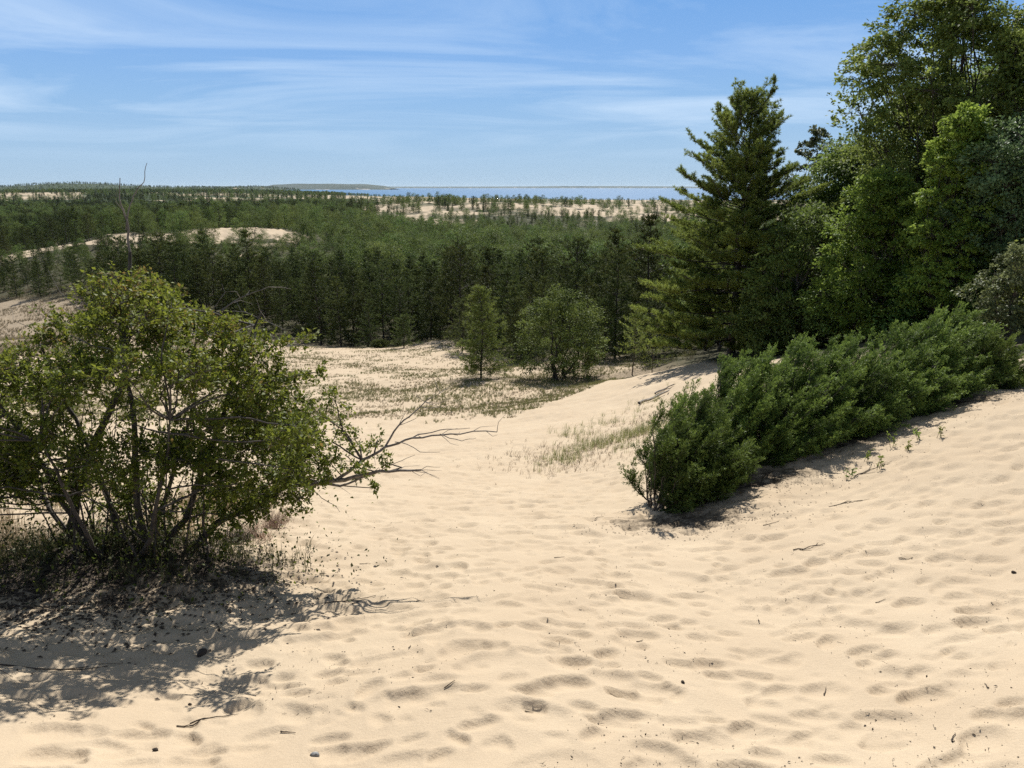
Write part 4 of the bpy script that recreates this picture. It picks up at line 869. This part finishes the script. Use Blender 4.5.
# ------------------------------------------------------------------ haze
def haze():
    m, nt = mat('haze_air'); v = N(nt, 'ShaderNodeVolumePrincipled'); v.inputs['Color'].default_value = (.72, .87, 1, 1); v.inputs['Density'].default_value = HAZE; v.inputs['Anisotropy'].default_value = .2
    o = N(nt, 'ShaderNodeOutputMaterial'); nt.links.new(v.outputs[0], o.inputs['Volume'])
    x, z0, z1 = 41000, -42, 70
    V = [(a, b, c) for c in (z0, z1) for b in (-x, x) for a in (-x, x)]
    g = Geo(); g.add(V, [[0, 2, 3, 1], [4, 5, 7, 6], [0, 1, 5, 4], [2, 6, 7, 3], [0, 4, 6, 2], [1, 3, 7, 5]])
    tag(link('haze', g.mesh('haze', m)), 'thin bluish summer haze softening the far shore', 'haze', kind='stuff')
HAZE = 1.6e-5
haze()
# ------------------------------------------------------------------ sky, sun, camera
w = bpy.data.worlds.new('World'); S.world = w; w.use_nodes = True; nt = w.node_tree; nt.nodes.clear(); L = nt.links
sky = N(nt, 'ShaderNodeTexSky', sky_type='NISHITA'); sky.sun_disc = False; sky.sun_elevation = R(SUN_EL); sky.sun_rotation = R(SUN_AZ); sky.air_density = 1.0; sky.dust_density = .1; sky.ozone_density = 3
tc = N(nt, 'ShaderNodeTexCoord'); sp = N(nt, 'ShaderNodeSeparateXYZ'); L.new(tc.outputs['Generated'], sp.inputs[0])
zz = N(nt, 'ShaderNodeMath', operation='ADD'); zz.inputs[1].default_value = .06; L.new(sp.outputs[2], zz.inputs[0])
dx = N(nt, 'ShaderNodeMath', operation='DIVIDE'); dy = N(nt, 'ShaderNodeMath', operation='DIVIDE')
L.new(sp.outputs[0], dx.inputs[0]); L.new(zz.outputs[0], dx.inputs[1]); L.new(sp.outputs[1], dy.inputs[0]); L.new(zz.outputs[0], dy.inputs[1])
cb = N(nt, 'ShaderNodeCombineXYZ'); L.new(dx.outputs[0], cb.inputs[0]); L.new(dy.outputs[0], cb.inputs[1])
mp = N(nt, 'ShaderNodeMapping'); mp.inputs['Rotation'].default_value = (0, 0, R(-12)); mp.inputs['Scale'].default_value = (.36, .52, 1); L.new(cb.outputs[0], mp.inputs[0])
n1 = N(nt, 'ShaderNodeTexNoise'); n1.inputs['Scale'].default_value = 1.0; n1.inputs['Detail'].default_value = 9; n1.inputs['Roughness'].default_value = .58; n1.inputs['Distortion'].default_value = .9; L.new(mp.outputs[0], n1.inputs[0])
r1 = N(nt, 'ShaderNodeMapRange'); r1.inputs[1].default_value = .44; r1.inputs[2].default_value = .80; r1.inputs[4].default_value = .8; L.new(n1.outputs['Fac'], r1.inputs[0])
up = N(nt, 'ShaderNodeMapRange'); up.inputs[1].default_value = .02; up.inputs[2].default_value = .1; L.new(sp.outputs[2], up.inputs[0])
mu = N(nt, 'ShaderNodeMath', operation='MULTIPLY'); L.new(r1.outputs[0], mu.inputs[0]); L.new(up.outputs[0], mu.inputs[1])
rp = N(nt, 'ShaderNodeValToRGB'); el_ = rp.color_ramp.elements
for k_, (p_, c_) in enumerate([(0, (.43, .61, .80)), (.05, (.37, .58, .84)), (.10, (.30, .53, .86)), (.15, (.245, .475, .87)), (.21, (.19, .42, .84)), (.32, (.14, .22, .40)), (1, (.13, .15, .19))]):
    e_ = el_[0] if k_ == 0 else (el_[len(el_)-1] if k_ == 6 else el_.new(p_)); e_.position = p_; e_.color = (*c_, 1)
L.new(sp.outputs[2], rp.inputs[0])
sc_ = N(nt, 'ShaderNodeVectorMath', operation='SCALE'); sc_.inputs['Scale'].default_value = .745/.085; L.new(rp.outputs[0], sc_.inputs[0])
ms = N(nt, 'ShaderNodeMix', data_type='RGBA'); ms.inputs[0].default_value = .95; L.new(sky.outputs[0], ms.inputs[6]); L.new(sc_.outputs[0], ms.inputs[7])
mx = N(nt, 'ShaderNodeMix', data_type='RGBA'); mx.inputs[7].default_value = (6.9, 8.3, 9.9, 1); L.new(mu.outputs[0], mx.inputs[0]); L.new(ms.outputs[2], mx.inputs[6])
bg = N(nt, 'ShaderNodeBackground'); bg.inputs[1].default_value = .085; L.new(mx.outputs[2], bg.inputs[0])
ow = N(nt, 'ShaderNodeOutputWorld'); L.new(bg.outputs[0], ow.inputs[0])
sl = bpy.data.lights.new('sun', 'SUN'); sl.energy = 5.0; sl.angle = R(.53); sl.color = (1, .96, .89)
so = link('sun', sl); a, e = R(SUN_AZ), R(SUN_EL)
from mathutils import Vector
dv = Vector((math.sin(a)*math.cos(e), math.cos(a)*math.cos(e), math.sin(e)))
so.rotation_euler = dv.to_track_quat('Z', 'Y').to_euler(); so.location = dv*50
cam = bpy.data.cameras.new('camera'); co = link('camera', cam); cam.sensor_width = 36; cam.lens = F/1024*36; cam.clip_start = .05; cam.clip_end = 100000
co.location = (0, 0, 0); co.rotation_euler = (math.pi/2-PITCH, 0, 0); S.camera = co
S.view_settings.view_transform = 'Standard'; S.view_settings.look = 'None'; S.view_settings.exposure = .36; S.view_settings.gamma = 1
S.render.engine = 'CYCLES'
c = S.cycles; c.max_bounces = 6; c.diffuse_bounces = 3; c.transmission_bounces = 4; c.glossy_bounces = 2; c.volume_bounces = 0; c.transparent_max_bounces = 4
c.use_denoising = False; c.sample_clamp_indirect = 6
try: c.denoiser = 'OPENIMAGEDENOISE'
except Exception: pass
